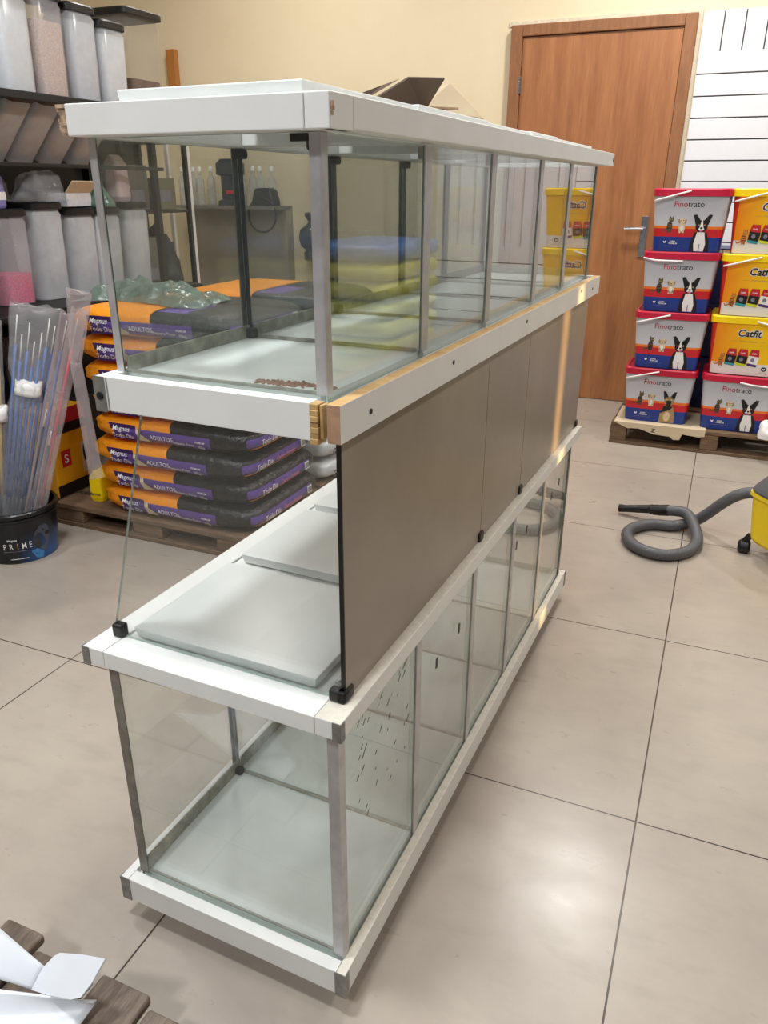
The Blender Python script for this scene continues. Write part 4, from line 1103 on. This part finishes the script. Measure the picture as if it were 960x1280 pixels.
# ------------------------------------------------------------------ near pallet corner and white sheet
fp = thing('wooden_pallet', 'weathered grey wooden pallet corner under the white plastic sheet', 'pallet', (-.78, .2, 0), 0, 'wooden pallets')
fo = (-.78, .2, 0)
for x0, x1, ye, z in ((-1.09, -.974, .60, .12), (-.966, -.884, .628, .12), (-.880, -.760, .606, .113), (-.745, -.650, .612, .12), (-.644, -.560, .598, .113)):
    MB(fo).box(x0, x1, -.5, ye, z-.02, z).build('top_board', M['pallet_y'], fp, bevel=.006, seg=3)
for y in (-.45, .02, .44):
    MB(fo).box(-1.09, -.57, y, y+.09, .055, .0925).build('cross_board', M['pallet_y'], fp, bevel=.003)
    for x in (-1.06, -.84, -.66): MB(fo).box(x, x+.08, y+.005, y+.085, 0, .0545).build('block', M['pallet_y'], fp, bevel=.003)
ws_ = thing('plastic_sheet', 'white bent plastic sheet lying on the weathered pallet corner', 'plastic sheet', (-.80, .50, .12))
wo = (-.80, .50, .12)
def bil(a, b, c, d, bulge, nrm=(0, 0, 1), rnd=0.):
    a, b, c, d = map(Vector, (a, b, c, d)); nn = Vector(nrm)
    def fn(u, v):
        p = (a*(1-u)+b*u)*(1-v)+(d*(1-u)+c*u)*v
        return tuple(p+nn*bulge*math.sin(PI*u)*math.sin(PI*v*.5)-Vector(wo))
    return fn
mb = MB()
mb.patch(bil((-.960, .560, .245), (-.798, .556, .172), (-.806, .531, .150), (-.895, .485, .200), .006), 14, 8)
mb.build('bent_flap', M['sheet'], ws_, smooth=True, solid=.003)
mb = MB()
q = [(-.806, .531, .150), (-.798, .556, .172), (-.785, .566, .192), (-.775, .569, .201), (-.730, .568, .222), (-.678, .566, .242), (-.682, .553, .204), (-.690, .545, .180), (-.706, .546, .165), (-.722, .548, .157), (-.760, .540, .152)]
n_ = (Vector(q[5])-Vector(q[0])).cross(Vector(q[3])-Vector(q[0])).normalized()
q = [Vector(p)-n_*n_.dot(Vector(p)-Vector(q[0])) for p in q]
mb.add([o3(p, wo) for p in q], [tuple(range(len(q)))]); mb.build('bent_flap', M['sheet'], ws_, solid=.003)
mb = MB()
def fr_fn(u, v):
    top = Vector((-.925, .470, .185))*(1-u)+Vector((-.700, .548, .158))*u
    top.z -= .0; bot = Vector((-.96, .30, .1215))*(1-u)+Vector((-.715, .47, .1215))*u
    p = top*(1-v)+bot*v
    p.y += .05*math.sin(PI*v)*u*(1-.2*u)
    return tuple(p-Vector(wo))
mb.patch(fr_fn, 20, 14); mb.build('curled_side', M['sheet'], ws_, smooth=True, solid=.003)
t = thing('metal_can', 'dark cylindrical can tucked in the white plastic sheet', 'can', (-.868, .478, .1215), 0)
MB().lathe([(.016, 0), (.018, .003), (.018, .045), (.016, .048)], 20).build('can', M['dark_alu'], t)

# ------------------------------------------------------------------ things right of the frame (seen mirrored in the tank glass)
pallet('wooden_pallet', 'wooden pallet under the lime sacks beside the buckets', .86, 1.60, 3.70, 4.46, .12, M['pallet'], bw=.085)
M['lime_bag'] = simple('lime_bag', (206, 206, 70), .35, var=.2, scale=6, bump=.01); M['blue_bag'] = simple('blue_bag', (52, 104, 186), .35, var=.15, scale=6, bump=.01)
for k in range(9):
    mt = M['blue_bag'] if k == 8 else M['lime_bag']
    o = bag_mesh(mt, 40+k, .36, .26).build('pet_food_sack', mt, smooth=True); o.location = (1.22+.01*(k % 2), 4.08, .122+.059+STEP*k); o.rotation_euler = (0, 0, PI/2)
    tag(o, (names[k] if k != 7 else 'eighth')+' sack up from the pallet beside the buckets, '+('blue' if k == 8 else 'lime yellow'), 'sack', 'sacks beside the buckets')
gs = thing('metal_shelf', 'tall dark shelf against the wall past the lime sacks', 'shelf', (1.85, 4.85, 0))
for z in (.1, .55, 1.0, 1.45, 1.9): MB().box(-.4, .6, -.2, .25, z, z+.02).build('shelf_board', M['blackmetal'], gs)
MB().box(-.4, .6, .25, .27, 0, 2.1).build('back_panel', M['vac_grey'], gs)
for x in (-.4, .58): MB().box(x, x+.02, -.2, .25, 0, 2.1).build('upright', M['blackmetal'], gs)

# ------------------------------------------------------------------ light
def area(name, loc, size, power, col, rot=(0, 0, 0), sy=None, spread=None):
    l = D.lights.new(name, 'AREA'); l.energy = power; l.color = col; l.size = size
    if sy: l.shape = 'RECTANGLE'; l.size_y = sy
    if spread: l.spread = spread
    o = D.objects.new(name, l); COL.objects.link(o); o.location = loc; o.rotation_euler = rot
    return o
WARM = (1, .965, .915); COOL = (.95, .98, 1)
for i, (x, y, pw, c) in enumerate(((-.36, 4.05, 50, WARM), (1.9, 3.6, 42, WARM), (-.25, 1.9, 28, WARM), (-2.6, 4.0, 30, WARM), (-2.3, 1.4, 24, COOL), (-.9, .42, 44, COOL), (-.7, -1.3, 58, COOL), (-2.7, -1.5, 7, COOL), (1.7, .9, 24, WARM))):
    area('ceiling_lamp', (x, y, ZC-.06), .27, pw, c)
# low sun through the narrow gap in the right wall
su = D.lights.new('low_sun', 'SUN'); su.energy = 7; su.color = (1, .60, .22); su.angle = math.radians(.9)
so_ = D.objects.new('low_sun', su); COL.objects.link(so_)
tgt = Vector((-.36, 2.06, .55)); src = Vector((XR+.06, (SL0+SL1)/2, .95))
so_.rotation_euler = (tgt-src).to_track_quat('-Z', 'Y').to_euler(); so_.location = (6, 4, 3)
w = D.worlds.new('world'); scn.world = w; w.use_nodes = True
bg = w.node_tree.nodes['Background']; bg.inputs[0].default_value = (.8, .88, 1, 1); bg.inputs[1].default_value = .12

# ------------------------------------------------------------------ camera
YAW, PITCH, ROLL, F = -.4006, -.3975, .00325, 964.93
cy_, sy_, cp, sp = math.cos(YAW), math.sin(YAW), math.cos(PITCH), math.sin(PITCH)
dv = Vector((sy_*cp, cy_*cp, sp)); rv = Vector((cy_, -sy_, 0)); uv = rv.cross(dv)
r2 = rv*math.cos(ROLL)+uv*math.sin(ROLL); u2 = -rv*math.sin(ROLL)+uv*math.cos(ROLL)
cam = D.cameras.new('camera'); co = D.objects.new('camera', cam); COL.objects.link(co)
co.matrix_world = Matrix(((r2.x, u2.x, -dv.x, 0), (r2.y, u2.y, -dv.y, 0), (r2.z, u2.z, -dv.z, 1.28), (0, 0, 0, 1)))
cam.sensor_fit = 'VERTICAL'; cam.sensor_height = 36; cam.lens = F*36/1280; cam.clip_start = .02
scn.camera = co
vs = scn.view_settings; vs.view_transform = 'Standard'; vs.look = 'None'; vs.gamma = 1; vs.exposure = 0.
try: vs.use_curve_mapping = False
except Exception: pass
scn.cycles.transparent_max_bounces = 40; scn.cycles.max_bounces = 10
